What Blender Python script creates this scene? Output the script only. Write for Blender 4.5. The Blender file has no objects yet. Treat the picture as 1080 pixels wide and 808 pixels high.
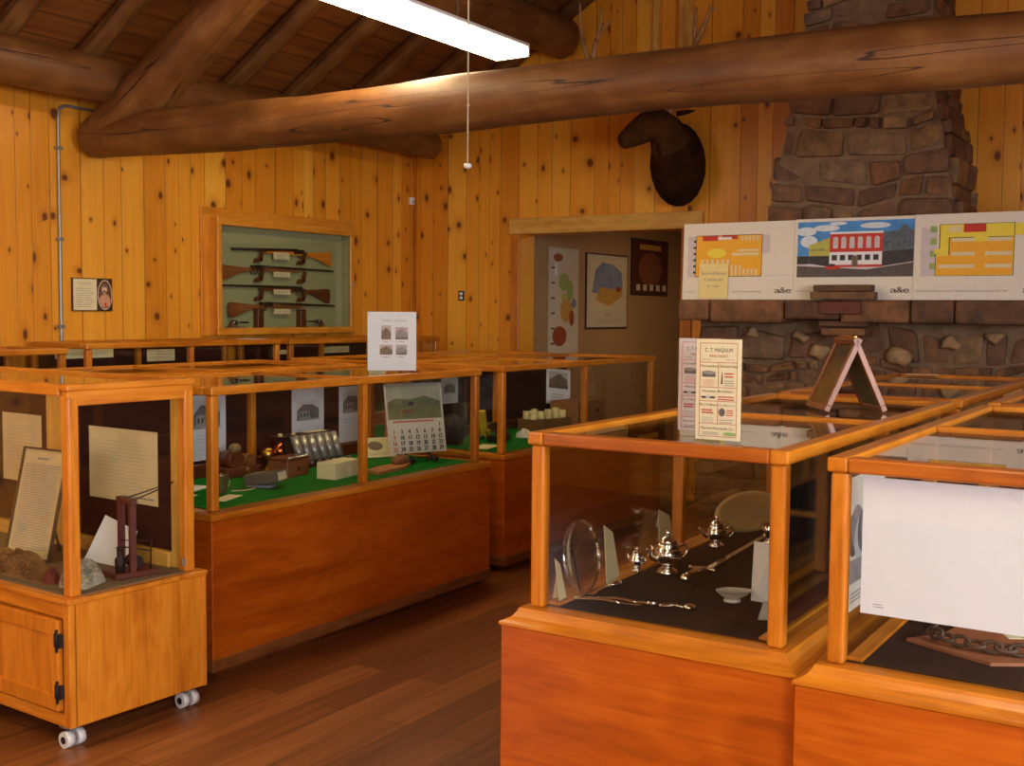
import bpy, bmesh, math, random
from mathutils import Vector, Matrix
R = random.Random(11)
C = bpy.context.scene.collection
PI = math.pi

# ------------------------------------------------------------------ materials
def lin(c):
    return tuple(((v/255)/12.92 if v/255 <= .04045 else ((v/255+.055)/1.055)**2.4) for v in c) + (1,)

def nodes(name):
    m = bpy.data.materials.new(name); m.use_nodes = True
    nt = m.node_tree; b = nt.nodes['Principled BSDF']
    return m, nt, b

class NT:
    """small shorthand for node trees"""
    def __init__(s, nt): s.nt = nt
    def n(s, t, **kw):
        x = s.nt.nodes.new(t)
        for k, v in kw.items(): setattr(x, k, v)
        return x
    def l(s, a, b): s.nt.links.new(a, b)
    def math(s, op, a, b=None, c=None):
        x = s.n('ShaderNodeMath', operation=op)
        for i, v in enumerate((a, b, c)):
            if v is None: continue
            if isinstance(v, (int, float)): x.inputs[i].default_value = v
            else: s.l(v, x.inputs[i])
        return x.outputs[0]
    def ramp(s, fac, stops):
        x = s.n('ShaderNodeValToRGB'); e = x.color_ramp.elements
        while len(e) < len(stops): e.new(.5)
        for i, (p, c) in enumerate(stops):
            e[i].position = p; e[i].color = c
        s.l(fac, x.inputs[0]); return x.outputs[0]
    def mix(s, fac, a, b, mode='MIX'):
        x = s.n('ShaderNodeMix', data_type='RGBA', blend_type=mode)
        for sock, v in ((x.inputs[0], fac), (x.inputs[6], a), (x.inputs[7], b)):
            if isinstance(v, (int, float)): sock.default_value = v
            elif isinstance(v, tuple): sock.default_value = v
            else: s.l(v, sock)
        return x.outputs[2]
    def noise(s, vec, scale=5, detail=4, rough=.55, dims='3D'):
        x = s.n('ShaderNodeTexNoise', noise_dimensions=dims)
        x.inputs['Scale'].default_value = scale; x.inputs['Detail'].default_value = detail
        x.inputs['Roughness'].default_value = rough
        if vec is not None: s.l(vec, x.inputs['Vector'])
        return x.outputs['Fac']
    def mapv(s, vec, scale=(1, 1, 1), loc=(0, 0, 0)):
        x = s.n('ShaderNodeMapping'); x.inputs['Scale'].default_value = scale; x.inputs['Location'].default_value = loc
        s.l(vec, x.inputs['Vector']); return x.outputs[0]
    def bump(s, h, strength, dist, b):
        x = s.n('ShaderNodeBump'); x.inputs['Strength'].default_value = strength; x.inputs['Distance'].default_value = dist
        s.l(h, x.inputs['Height']); s.l(x.outputs[0], b.inputs['Normal'])

_M = {}
def plain(name, rgb, rough=.6, metal=0., var=.12, scale=30, spec=.5):
    """single colour with a little mottling"""
    if name in _M: return _M[name]
    m, nt, b = nodes(name); t = NT(nt)
    co = t.n('ShaderNodeTexCoord').outputs['Object']
    f = t.noise(co, scale, 3)
    c = lin(rgb)
    lo = tuple(v*(1-var) for v in c[:3])+(1,); hi = tuple(min(1, v*(1+var)) for v in c[:3])+(1,)
    t.l(t.ramp(f, [(.3, lo), (.7, hi)]), b.inputs['Base Color'])
    b.inputs['Roughness'].default_value = rough; b.inputs['Metallic'].default_value = metal
    b.inputs['Specular IOR Level'].default_value = spec
    _M[name] = m; return m

def wood(kind, axis):
    """stained timber, grain running along one axis of the piece"""
    key = kind+'_'+axis
    if key in _M: return _M[key]
    pal = {'case':   ((112, 52, 10), (158, 80, 16), (184, 102, 26), .30),
           'panel':  ((138, 58, 7), (178, 82, 12), (200, 104, 22), .28),
           'rail':   ((140, 74, 11), (190, 110, 22), (212, 134, 38), .30),
           'frame':  ((172, 96, 18), (214, 138, 38), (230, 160, 60), .36),
           'oak':    ((164, 84, 14), (206, 122, 28), (226, 146, 46), .34),
           'pale':   ((176, 120, 44), (212, 158, 70), (230, 180, 92), .4),
           'dark':   ((58, 26, 10), (92, 44, 16), (118, 62, 24), .4),
           'pink':   ((106, 64, 38), (142, 90, 58), (162, 110, 76), .4),
           'walnut': ((84, 44, 20), (130, 76, 36), (160, 104, 56), .35)}[kind]
    m, nt, b = nodes(key); t = NT(nt)
    co = t.n('ShaderNodeTexCoord').outputs['Object']
    ri = t.n('ShaderNodeObjectInfo').outputs['Random']
    off = t.n('ShaderNodeCombineXYZ'); 
    for i in range(3): t.l(t.math('MULTIPLY', ri, 7.3+i*3.1), off.inputs[i])
    add = t.n('ShaderNodeVectorMath', operation='ADD'); t.l(co, add.inputs[0]); t.l(off.outputs[0], add.inputs[1])
    s = {'x': (1.1, 14, 14), 'y': (14, 1.1, 14), 'z': (14, 14, 1.1)}[axis]
    v = t.mapv(add.outputs[0], s)
    g = t.noise(v, 1.0, 6, .6)
    s2 = {'x': (.9, 3, 3), 'y': (3, .9, 3), 'z': (3, 3, .9)}[axis]
    g2 = t.noise(t.mapv(add.outputs[0], s2), 1.6, 3, .5)
    s3 = {'x': (5, 120, 120), 'y': (120, 5, 120), 'z': (120, 120, 5)}[axis]
    g3 = t.noise(t.mapv(add.outputs[0], s3), 1.0, 2, .5)
    f = t.math('ADD', t.math('MULTIPLY', g, .52), t.math('ADD', t.math('MULTIPLY', g2, .24), t.math('MULTIPLY', g3, .24)))
    f = t.math('ADD', f, t.math('MULTIPLY', t.math('SINE', t.math('MULTIPLY', g2, 55.0)), .032))
    t.l(t.ramp(f, [(.3, lin(pal[0])), (.5, lin(pal[1])), (.68, lin(pal[2]))]), b.inputs['Base Color'])
    b.inputs['Roughness'].default_value = pal[3]
    t.bump(g3, .08, .002, b)
    _M[key] = m; return m

def pine(axis):
    """knotty pine boards standing upright along a wall"""
    key = 'knotty_pine_'+axis
    if key in _M: return _M[key]
    m, nt, b = nodes(key); t = NT(nt)
    co = t.n('ShaderNodeTexCoord').outputs['Object']
    sp = t.n('ShaderNodeSeparateXYZ'); t.l(co, sp.inputs[0])
    a = sp.outputs[0 if axis == 'x' else 1]; z = sp.outputs[2]
    W = .165
    aw = t.math('ADD', t.math('DIVIDE', a, W), t.math('ADD', t.math('MULTIPLY', t.math('SINE', t.math('MULTIPLY', a, 9.7)), .20), t.math('MULTIPLY', t.math('SINE', t.math('MULTIPLY', a, 4.3)), .25)))
    bid = t.math('FLOOR', aw); fr = t.math('FRACT', aw)
    wn = t.n('ShaderNodeTexWhiteNoise', noise_dimensions='1D'); t.l(bid, wn.inputs['W'])
    rnd = wn.outputs['Value']
    # grain
    cv = t.n('ShaderNodeCombineXYZ'); t.l(t.math('MULTIPLY', aw, 4.0), cv.inputs[0])
    t.l(t.math('ADD', t.math('MULTIPLY', z, .9), t.math('MULTIPLY', rnd, 31)), cv.inputs[1]); t.l(t.math('MULTIPLY', bid, 3.7), cv.inputs[2])
    g = t.noise(cv.outputs[0], 1.6, 5, .6)
    base = t.ramp(t.math('ADD', t.math('MULTIPLY', rnd, .55), t.math('MULTIPLY', g, .5)),
                  [(.2, lin((208, 125, 24))), (.5, lin((232, 152, 38))), (.85, lin((246, 180, 62)))])
    # knots: one candidate per cell of a stretched cell pattern, kept in about half the cells
    kv = t.n('ShaderNodeCombineXYZ'); t.l(aw, kv.inputs[0])
    t.l(t.math('ADD', t.math('MULTIPLY', z, 4.2), t.math('MULTIPLY', rnd, 17)), kv.inputs[1])
    vo = t.n('ShaderNodeTexVoronoi', voronoi_dimensions='2D', feature='F1'); vo.inputs['Scale'].default_value = .80
    t.l(kv.outputs[0], vo.inputs['Vector'])
    sc = t.n('ShaderNodeSeparateColor'); t.l(vo.outputs['Color'], sc.inputs[0])
    keep = t.math('GREATER_THAN', sc.outputs[0], .2)
    size = t.math('ADD', .04, t.math('MULTIPLY', t.math('POWER', sc.outputs[1], 2.0), .10))
    kd = t.math('DIVIDE', vo.outputs['Distance'], size)
    kn = t.n('ShaderNodeMapRange', interpolation_type='SMOOTHSTEP')
    kn.inputs['From Min'].default_value = 1.25; kn.inputs['From Max'].default_value = .55
    t.l(kd, kn.inputs['Value'])
    halo = t.n('ShaderNodeMapRange', interpolation_type='SMOOTHSTEP')
    halo.inputs['From Min'].default_value = 3.4; halo.inputs['From Max'].default_value = .8
    t.l(kd, halo.inputs['Value'])
    c1 = t.mix(t.math('MULTIPLY', t.math('MULTIPLY', halo.outputs[0], keep), .38), base, lin((168, 88, 16)))
    c2 = t.mix(t.math('MULTIPLY', t.math('MULTIPLY', kn.outputs[0], keep), .9), c1, lin((92, 38, 8)))
    # joint between boards
    d = t.math('MINIMUM', fr, t.math('SUBTRACT', 1.0, fr))
    jn = t.n('ShaderNodeMapRange'); jn.inputs['From Min'].default_value = .012; jn.inputs['From Max'].default_value = .035
    t.l(d, jn.inputs['Value'])
    c3 = t.mix(t.math('ADD', t.math('MULTIPLY', jn.outputs[0], .55), .45), lin((112, 58, 10)), c2)
    t.l(c3, b.inputs['Base Color']); b.inputs['Roughness'].default_value = .42
    t.bump(jn.outputs[0], .35, .004, b)
    _M[key] = m; return m

def log_mat(name, c0, c1, c2):
    m, nt, b = nodes(name); t = NT(nt)
    uv = t.n('ShaderNodeUVMap').outputs[0]
    co = t.n('ShaderNodeTexCoord').outputs['Object']
    g = t.noise(t.mapv(uv, (9, 1.6, 1)), 1.0, 6, .62)
    g2 = t.noise(co, 3.2, 5, .6)
    f = t.math('ADD', t.math('MULTIPLY', g, .5), t.math('MULTIPLY', g2, .5))
    col = t.ramp(f, [(.3, lin(c0)), (.5, lin(c1)), (.7, lin(c2))])
    cr = t.noise(t.mapv(uv, (7, .35, 1)), 1.0, 2, .4)
    crack = t.n('ShaderNodeMapRange'); crack.inputs['From Min'].default_value = .001; crack.inputs['From Max'].default_value = .005
    t.l(t.math('ABSOLUTE', t.math('SUBTRACT', cr, .56)), crack.inputs['Value'])
    col = t.mix(crack.outputs[0], lin((46, 20, 8)), col)
    t.l(col, b.inputs['Base Color']); b.inputs['Roughness'].default_value = .5
    t.bump(t.math('ADD', f, t.math('MULTIPLY', crack.outputs[0], .4)), .35, .02, b)
    return m

def stone_mat():
    m, nt, b = nodes('fieldstone'); t = NT(nt)
    ri = t.n('ShaderNodeNewGeometry').outputs['Random Per Island']
    co = t.n('ShaderNodeTexCoord').outputs['Object']
    col = t.ramp(ri, [(0, lin((132, 90, 56))), (.2, lin((150, 106, 68))), (.4, lin((122, 90, 70))), (.55, lin((160, 124, 82))),
                      (.7, lin((116, 80, 54))), (.85, lin((140, 112, 88))), (.93, lin((178, 144, 96))), (1, lin((108, 86, 70)))])
    n = t.noise(co, 9, 6, .65)
    col = t.mix(.75, col, t.ramp(n, [(.3, lin((84, 76, 70))), (.7, lin((255, 240, 220)))]), 'MULTIPLY')
    t.l(col, b.inputs['Base Color']); b.inputs['Roughness'].default_value = .75
    t.bump(t.noise(co, 22, 6, .7), .6, .02, b)
    return m

def floor_mat():
    m, nt, b = nodes('laminate_floor'); t = NT(nt)
    co = t.n('ShaderNodeTexCoord').outputs['Object']
    br = t.n('ShaderNodeTexBrick'); br.offset = .37
    br.inputs['Scale'].default_value = 1; br.inputs['Brick Width'].default_value = 1.25; br.inputs['Row Height'].default_value = .16
    br.inputs['Mortar Size'].default_value = .0018
    br.inputs['Color1'].default_value = (0, 0, 0, 1); br.inputs['Color2'].default_value = (1, 1, 1, 1); br.inputs['Mortar'].default_value = (.0, .0, .0, 1)
    t.l(co, br.inputs['Vector'])
    g = t.noise(t.mapv(co, (1.2, 22, 1)), 1.3, 6, .6)
    bw = t.n('ShaderNodeRGBToBW'); t.l(br.outputs['Color'], bw.inputs[0])
    f = t.math('ADD', t.math('MULTIPLY', bw.outputs[0], .26), t.math('MULTIPLY', g, .74))
    col = t.ramp(f, [(.25, lin((88, 46, 20))), (.5, lin((120, 68, 30))), (.75, lin((158, 96, 46)))])
    col = t.mix(br.outputs['Fac'], col, lin((40, 18, 8)))
    t.l(col, b.inputs['Base Color']); b.inputs['Roughness'].default_value = .36
    return m

def glass_mat(name='clear_glass', tint=(.95, .965, .955), ior=1.45):
    if name in _M: return _M[name]
    m = bpy.data.materials.new(name); m.use_nodes = True; nt = m.node_tree; nt.nodes.clear(); t = NT(nt)
    o = t.n('ShaderNodeOutputMaterial'); tr = t.n('ShaderNodeBsdfTransparent'); tr.inputs[0].default_value = tint+(1,)
    gl = t.n('ShaderNodeBsdfGlossy'); gl.inputs['Roughness'].default_value = .0; gl.inputs['Color'].default_value = (1, 1, 1, 1)
    f0 = ((ior-1)/(ior+1))**2
    ge = t.n('ShaderNodeNewGeometry'); dt = t.n('ShaderNodeVectorMath', operation='DOT_PRODUCT'); t.l(ge.outputs['Normal'], dt.inputs[0]); t.l(ge.outputs['Incoming'], dt.inputs[1])
    fac = t.math('ADD', t.math('MULTIPLY', t.math('POWER', t.math('SUBTRACT', 1.0, t.math('ABSOLUTE', dt.outputs['Value'])), 5.0), 1-f0), f0)
    mx = t.n('ShaderNodeMixShader'); t.l(fac, mx.inputs[0]); t.l(tr.outputs[0], mx.inputs[1]); t.l(gl.outputs[0], mx.inputs[2])
    t.l(mx.outputs[0], o.inputs[0]); _M[name] = m; return m

def emit(name, rgb, s):
    m = bpy.data.materials.new(name); m.use_nodes = True; nt = m.node_tree; nt.nodes.clear(); t = NT(nt)
    o = t.n('ShaderNodeOutputMaterial'); e = t.n('ShaderNodeEmission'); e.inputs[0].default_value = rgb+(1,); e.inputs[1].default_value = s
    t.l(e.outputs[0], o.inputs[0]); return m

def fur(name, a, b_, scale=18):
    if name in _M: return _M[name]
    m, nt, b = nodes(name); t = NT(nt); co = t.n('ShaderNodeTexCoord').outputs['Object']
    f = t.math('ADD', t.math('MULTIPLY', t.noise(co, scale*.4, 3), .6), t.math('MULTIPLY', t.noise(co, scale*5, 3), .4))
    t.l(t.ramp(f, [(.35, lin(a)), (.65, lin(b_))]), b.inputs['Base Color']); b.inputs['Roughness'].default_value = .95
    b.inputs['Specular IOR Level'].default_value = .1
    t.bump(t.noise(co, scale*6, 3), .7, .01, b); _M[name] = m; return m

GLASS = glass_mat()
PAPER = plain('white_paper', (232, 230, 230), .7, var=.03)
CREAM = plain('cream_paper', (226, 208, 160), .7, var=.05)
MANILA = plain('aged_paper', (214, 192, 142), .75, var=.08, scale=9)
INK = plain('printing_ink', (42, 38, 36), .7)
GREYINK = plain('grey_print', (140, 134, 130), .7)
FAINT = plain('faint_print', (178, 168, 146), .7)
REDINK = plain('red_print', (192, 72, 52), .7)
PHOTO_D = plain('photo_dark_grey', (96, 92, 92), .5, var=.4, scale=40)
PHOTO_M = plain('photo_mid_grey', (142, 138, 136), .5, var=.25, scale=40)
PHOTO_L = plain('photo_light_grey', (188, 186, 186), .5, var=.08)
BROWN_PRINT = plain('photo_brown', (118, 100, 80), .6, var=.3, scale=60)
PINK_PRINT = plain('photo_pink_grey', (190, 166, 158), .6, var=.15)
BLACK = plain('black_cloth', (26, 21, 20), .95, spec=.15)
DKCLOTH = plain('dark_brown_cloth', (54, 30, 24), .95, var=.2, scale=90, spec=.1)
FELT = plain('green_felt', (10, 104, 30), .95, var=.15, scale=120, spec=.1)
GUNFELT = plain('grey_green_felt', (158, 158, 112), .95, var=.06, scale=80, spec=.1)
SILVER = plain('polished_silver', (236, 232, 220), .16, 1.0, var=.05)
STEEL = plain('worn_steel', (120, 116, 110), .4, 1.0)
GUNMETAL = plain('dark_gunmetal', (52, 42, 36), .45, .7)
BRASS = plain('aged_brass', (206, 150, 66), .3, 1.0)
IRON = plain('dark_iron', (34, 26, 22), .6, .4)
WPLAST = plain('white_plastic', (232, 228, 220), .4, var=.03)
GREYMET = plain('grey_metal', (150, 146, 138), .4, .6)
TUBE = emit('fluorescent_diffuser', (1.0, .80, .48), 24.0)
LOG = log_mat('peeled_log', (74, 42, 16), (112, 68, 28), (148, 102, 52))
LOGD = log_mat('weathered_log', (76, 42, 18), (116, 70, 30), (146, 96, 46))
STONE = stone_mat()
MORTAR = plain('mortar', (120, 94, 70), .95, var=.25, scale=14)

# ------------------------------------------------------------------ mesh helpers
class MB:
    def __init__(s): s.bm = bmesh.new(); s.uv = s.bm.loops.layers.uv.new('UVMap')
    def box(s, x0, x1, y0, y1, z0, z1, bev=.0, mi=0, rot=None, seg=1):
        r = bmesh.ops.create_cube(s.bm, size=1)
        M = Matrix.Translation(((x0+x1)/2, (y0+y1)/2, (z0+z1)/2)) @ Matrix.Diagonal((abs(x1-x0), abs(y1-y0), abs(z1-z0), 1))
        if rot is not None: M = rot @ M
        bmesh.ops.transform(s.bm, matrix=M, verts=r['verts'])
        fs = {f for v in r['verts'] for f in v.link_faces}
        for f in fs: f.material_index = mi
        if bev > 0:
            es = list({e for v in r['verts'] for e in v.link_edges})
            bmesh.ops.bevel(s.bm, geom=es, offset=bev, segments=seg, affect='EDGES', profile=.5, material=mi)
        return s
    def face(s, pts, mi=0):
        f = s.bm.faces.new([s.bm.verts.new(p) for p in pts]); f.material_index = mi; return f
    def prism(s, pts, d, mi=0):
        """closed polygon pts (3D) pushed along vector d"""
        d = Vector(d); a = [s.bm.verts.new(p) for p in pts]; b = [s.bm.verts.new(Vector(p)+d) for p in pts]
        n = len(a); fs = [s.bm.faces.new(a), s.bm.faces.new(b[::-1])]
        for i in range(n): fs.append(s.bm.faces.new((a[i], b[i], b[(i+1) % n], a[(i+1) % n])))
        for f in fs: f.material_index = mi
        bmesh.ops.recalc_face_normals(s.bm, faces=fs); return s
    def tube(s, pts, rad, n=10, mi=0, caps=True, smooth=True, flat=None, jit=0, rnd=None):
        """rings along a path; rad number or list, each number or (a, b)"""
        P = [Vector(p) for p in pts]; k = len(P)
        rr = rad if isinstance(rad, (list,)) else [rad]*k
        rings = []; L = 0; ref = None
        for i in range(k):
            if i: L += (P[i]-P[i-1]).length
            tg = (P[min(i+1, k-1)]-P[max(i-1, 0)]).normalized()
            if ref is None:
                ref = Vector((0, 0, 1)) if abs(tg.z) < .9 else Vector((0, 1, 0))
            u = ref.cross(tg).normalized(); w = tg.cross(u).normalized(); ref = w
            a, b = rr[i] if isinstance(rr[i], tuple) else (rr[i], rr[i])
            ring = []
            for j in range(n):
                th = 2*PI*j/n; q = 1+(jit*(rnd.random()-.5) if jit else 0)
                ring.append(s.bm.verts.new(P[i]+u*(a*q*math.cos(th))+w*(b*q*math.sin(th))))
            rings.append((ring, L))
        for i in range(k-1):
            (r0, l0), (r1, l1) = rings[i], rings[i+1]
            for j in range(n):
                f = s.bm.faces.new((r0[j], r0[(j+1) % n], r1[(j+1) % n], r1[j])); f.material_index = mi; f.smooth = smooth
                for lp, (uu, vv) in zip(f.loops, ((j/n, l0), ((j+1)/n, l0), ((j+1)/n, l1), (j/n, l1))): lp[s.uv].uv = (uu, vv)
        if caps:
            for ring, fl in ((rings[0][0], True), (rings[-1][0], False)):
                f = s.bm.faces.new(ring[::-1] if fl else ring); f.material_index = mi
        return s
    def lathe(s, prof, at=(0, 0, 0), n=24, mi=0, M=None):
        """profile (r, z) turned about the upright axis"""
        rings = []; at = Vector(at)
        for r, z in prof:
            ring = []
            for j in range(n):
                p = Vector((r*math.cos(2*PI*j/n), r*math.sin(2*PI*j/n), z))
                if M is not None: p = M @ p
                ring.append(s.bm.verts.new(p+at))
            rings.append(ring)
        fs = []
        for i in range(len(rings)-1):
            for j in range(n):
                f = s.bm.faces.new((rings[i][j], rings[i][(j+1) % n], rings[i+1][(j+1) % n], rings[i+1][j])); f.smooth = True; f.material_index = mi; fs.append(f)
        fs.append(s.bm.faces.new(rings[0][::-1])); fs.append(s.bm.faces.new(rings[-1]))
        for f in fs: f.material_index = mi
        return s
    def sphere(s, c, r, M=None, seg=16, mi=0):
        q = bmesh.ops.create_uvsphere(s.bm, u_segments=seg, v_segments=max(6, seg//2), radius=1)
        rr = r if isinstance(r, tuple) else (r, r, r)
        T = Matrix.Translation(c) @ (M or Matrix()) @ Matrix.Diagonal((*rr, 1))
        bmesh.ops.transform(s.bm, matrix=T, verts=q['verts'])
        for f in {f for v in q['verts'] for f in v.link_faces}: f.smooth = True; f.material_index = mi
        return s
    def grid(s, f, nu, nv, mi=0, thick=None):
        """surface f(u, v), u, v in 0..1, given a thickness downwards along its normal sense"""
        V = [[s.bm.verts.new(f(i/nu, j/nv)) for j in range(nv+1)] for i in range(nu+1)]
        fs = []
        for i in range(nu):
            for j in range(nv):
                q = s.bm.faces.new((V[i][j], V[i+1][j], V[i+1][j+1], V[i][j+1])); q.smooth = True; q.material_index = mi; fs.append(q)
        if thick:
            r = bmesh.ops.solidify(s.bm, geom=fs, thickness=thick)
        return s
    def xf(s, M):
        bmesh.ops.transform(s.bm, matrix=M, verts=s.bm.verts); return s
    def build(s, name, mats, parent=None, label=None):
        me = bpy.data.meshes.new(name); s.bm.to_mesh(me); s.bm.free()
        for m in (mats if isinstance(mats, (list, tuple)) else [mats]): me.materials.append(m)
        o = bpy.data.objects.new(name, me); C.objects.link(o)
        if parent is not None: o.parent = parent
        if label: o['label'] = label
        return o

def tag(o, label, cat, group=None):
    o['label'] = label; o['category'] = cat
    if group: o['group'] = group
    return o
def thing(name, label, cat, loc=(0, 0, 0), rz=0, group=None):
    o = bpy.data.objects.new(name, None); C.objects.link(o); o.location = loc; o.rotation_euler = (0, 0, rz)
    o.empty_display_size = .1
    return tag(o, label, cat, group)
def struct(name, mb, mat, parent=None):
    o = mb.build(name, mat, parent)
    if parent is None: o['kind'] = 'structure'
    return o
def copy_tree(o, parent=None):
    c = o.copy(); C.objects.link(c); c.parent = parent
    for ch in list(o.children): copy_tree(ch, c)
    return c
def lax(x0, x1, y0, y1, z0, z1):
    d = (abs(x1-x0), abs(y1-y0), abs(z1-z0)); return 'xyz'[d.index(max(d))]
def wbox(name, kind, parent, x0, x1, y0, y1, z0, z1, bev=.003, axis=None, seg=1):
    return MB().box(x0, x1, y0, y1, z0, z1, bev, seg=seg).build(name, wood(kind, axis or lax(x0, x1, y0, y1, z0, z1)), parent)

_TX = {}
def text_mesh(s):
    if s in _TX: return _TX[s]
    cu = bpy.data.curves.new('t', 'FONT'); cu.body = s; cu.size = 1; cu.resolution_u = 2
    o = bpy.data.objects.new('t', cu); C.objects.link(o)
    dg = bpy.context.evaluated_depsgraph_get(); me = o.evaluated_get(dg).to_mesh()
    vs = [v.co.copy() for v in me.vertices]; fs = [tuple(p.vertices) for p in me.polygons]
    o.evaluated_get(dg).to_mesh_clear(); bpy.data.objects.remove(o); bpy.data.curves.remove(cu)
    w = max((v.x for v in vs), default=1); _TX[s] = (vs, fs, w); return _TX[s]

class Sheet:
    """printed sheet or board: local u to its side, v upwards, print laid on the face"""
    def __init__(s, w, h, t=.002, base=None):
        s.w, s.h, s.t = w, h, t; s.mats = [base or PAPER]; s.mb = MB(); s.k = 0
        s.mb.box(0, w, 0, h, -t, 0)
    def mi(s, m):
        if m not in s.mats: s.mats.append(m)
        return s.mats.index(m)
    def poly(s, pts, m):
        s.k += 1; z = .00025+.00006*s.k
        s.mb.face([(u, v, z) for u, v in pts], s.mi(m)); return s
    def rect(s, u0, v0, u1, v1, m): return s.poly([(u0, v0), (u1, v0), (u1, v1), (u0, v1)], m)
    def frame(s, u0, v0, u1, v1, t, m):
        for a in ((u0, v0, u1, v0+t), (u0, v1-t, u1, v1), (u0, v0+t, u0+t, v1-t), (u1-t, v0+t, u1, v1-t)): s.rect(*a, m)
        return s
    def ell(s, cu, cv, ru, rv, m, n=28): return s.poly([(cu+ru*math.cos(2*PI*i/n), cv+rv*math.sin(2*PI*i/n)) for i in range(n)], m)
    def text(s, st, u, v, size, m, width=None, center=False):
        vs, fs, w = text_mesh(st); kx = size
        if width: kx = width/w
        if center: u -= w*kx/2
        s.k += 1; z = .0003+.00006*s.k; mi = s.mi(m)
        bv = [s.mb.bm.verts.new((u+c.x*kx, v+c.y*size, z)) for c in vs]
        for f in fs:
            try: q = s.mb.bm.faces.new([bv[i] for i in f]); q.material_index = mi
            except ValueError: pass
        return s
    def lines(s, u0, v0, u1, v1, n, m, th=.35, rag=.2):
        d = (v1-v0)/n
        for i in range(n):
            e = u1-(u1-u0)*rag*R.random(); y = v0+i*d
            s.rect(u0, y, e, y+d*th, m)
        return s
    def build(s, name, parent, o, ud, vd=(0, 0, 1), label=None):
        u = Vector(ud).normalized(); v = Vector(vd).normalized(); n = u.cross(v).normalized(); v = n.cross(u)
        M = Matrix(((u.x, v.x, n.x, o[0]), (u.y, v.y, n.y, o[1]), (u.z, v.z, n.z, o[2]), (0, 0, 0, 1)))
        s.mb.xf(M); return s.mb.build(name, s.mats, parent, label)

def curve(ps, n=6):
    """smooth path through points"""
    P = [Vector(p) for p in ps]; P = [P[0]*2-P[1]]+P+[P[-1]*2-P[-2]]; out = []
    for i in range(1, len(P)-2):
        for k in range(n):
            t = k/n; a, b, c, d = P[i-1:i+3]
            out.append(.5*((2*b)+(c-a)*t+(2*a-5*b+4*c-d)*t*t+(3*b-a-3*c+d)*t**3))
    return out+[P[-2]]

# ------------------------------------------------------------------ room shell
WY, WX = 6.65, 8.64          # panelled wall behind the gun cabinet, fireplace wall
YR, XB = -2.25, -3.2         # walls outside the picture
RIDGE = 2.2; SL = .61
def deck(y): return 3.36+SL*(6.3-y) if y >= RIDGE else 3.36+SL*(6.3-(2*RIDGE-y))
struct('floor', MB().box(XB-.2, 13.4, YR-.2, WY+.2, -.1, 0), floor_mat())
mb = MB(); mb.box(XB, WX+.2, WY, WY+.2, 0, 3.25); struct('wall_left', mb, pine('x'))
DY0, DY1, DZ = 3.885, 5.457, 2.232
mb = MB()
def gp(pts): mb.prism([(WX, y, z) for y, z in pts], (.24, 0, 0))
gp([(DY1, 0), (WY, 0), (WY, deck(WY)), (DY1, deck(DY1))])
gp([(DY0, DZ), (DY1, DZ), (DY1, deck(DY1)), (DY0, deck(DY0))])
gp([(YR, 0), (DY0, 0), (DY0, deck(DY0)), (RIDGE, deck(RIDGE)), (YR, deck(YR))])
struct('wall_far', mb, pine('y'))
# walls behind the photographer, with the windows that light the room
def wall_with_windows(name, axis, at, s0, s1, z1, wins, mat):
    mb = MB(); cur = s0
    def b(a0, a1, z0, z2):
        if axis == 'x': mb.box(a0, a1, at-.2, at, z0, z2)
        else: mb.box(at-.2, at, a0, a1, z0, z2)
    for (a0, a1, z0, z2) in wins:
        b(cur, a0, 0, z1); b(a0, a1, 0, z0); b(a0, a1, z2, z1); cur = a1
    b(cur, s1, 0, z1); struct(name, mb, mat)
WIN_R = [(-1.6, .4, 1.0, 2.5), (1.6, 3.6, 1.0, 2.5)]
WIN_B = [(-1.4, .6, 1.0, 2.5), (4.9, 6.4, 1.0, 2.5)]
wall_with_windows('wall_right', 'x', YR, XB, WX+.2, 3.4, WIN_R, pine('x'))
wall_with_windows('wall_back', 'y', XB, YR, WY, 3.4, WIN_B, pine('y'))
mb = MB(); mb.prism([(XB-.2, y, z) for y, z in [(YR, 3.4), (RIDGE, deck(RIDGE)), (WY, 3.25)]], (.2, 0, 0)); struct('trim_1', mb, pine('y'))
wn = 0
for axis, at, wins in (('x', YR, WIN_R), ('y', XB, WIN_B)):
    for a0, a1, z0, z2 in wins:
        wn += 1; fr = MB(); pn = MB()
        def bb(m, a, b, c, d, t0, t1):
            if axis == 'x': m.box(a, b, at-t1, at-t0, c, d)
            else: m.box(at-t1, at-t0, a, b, c, d)
        am = (a0+a1)/2
        for a, b, c, d in ((a0, a1, z0, z0+.06), (a0, a1, z2-.06, z2), (a0, a0+.06, z0, z2), (a1-.06, a1, z0, z2), (am-.03, am+.03, z0, z2)): bb(fr, a, b, c, d, .05, .12)
        o = struct('window_%d' % wn, fr, wood('pale', 'x')); bb(pn, a0+.06, a1-.06, z0+.06, z2-.06, .08, .084); pn.build('pane', GLASS, o)
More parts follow.
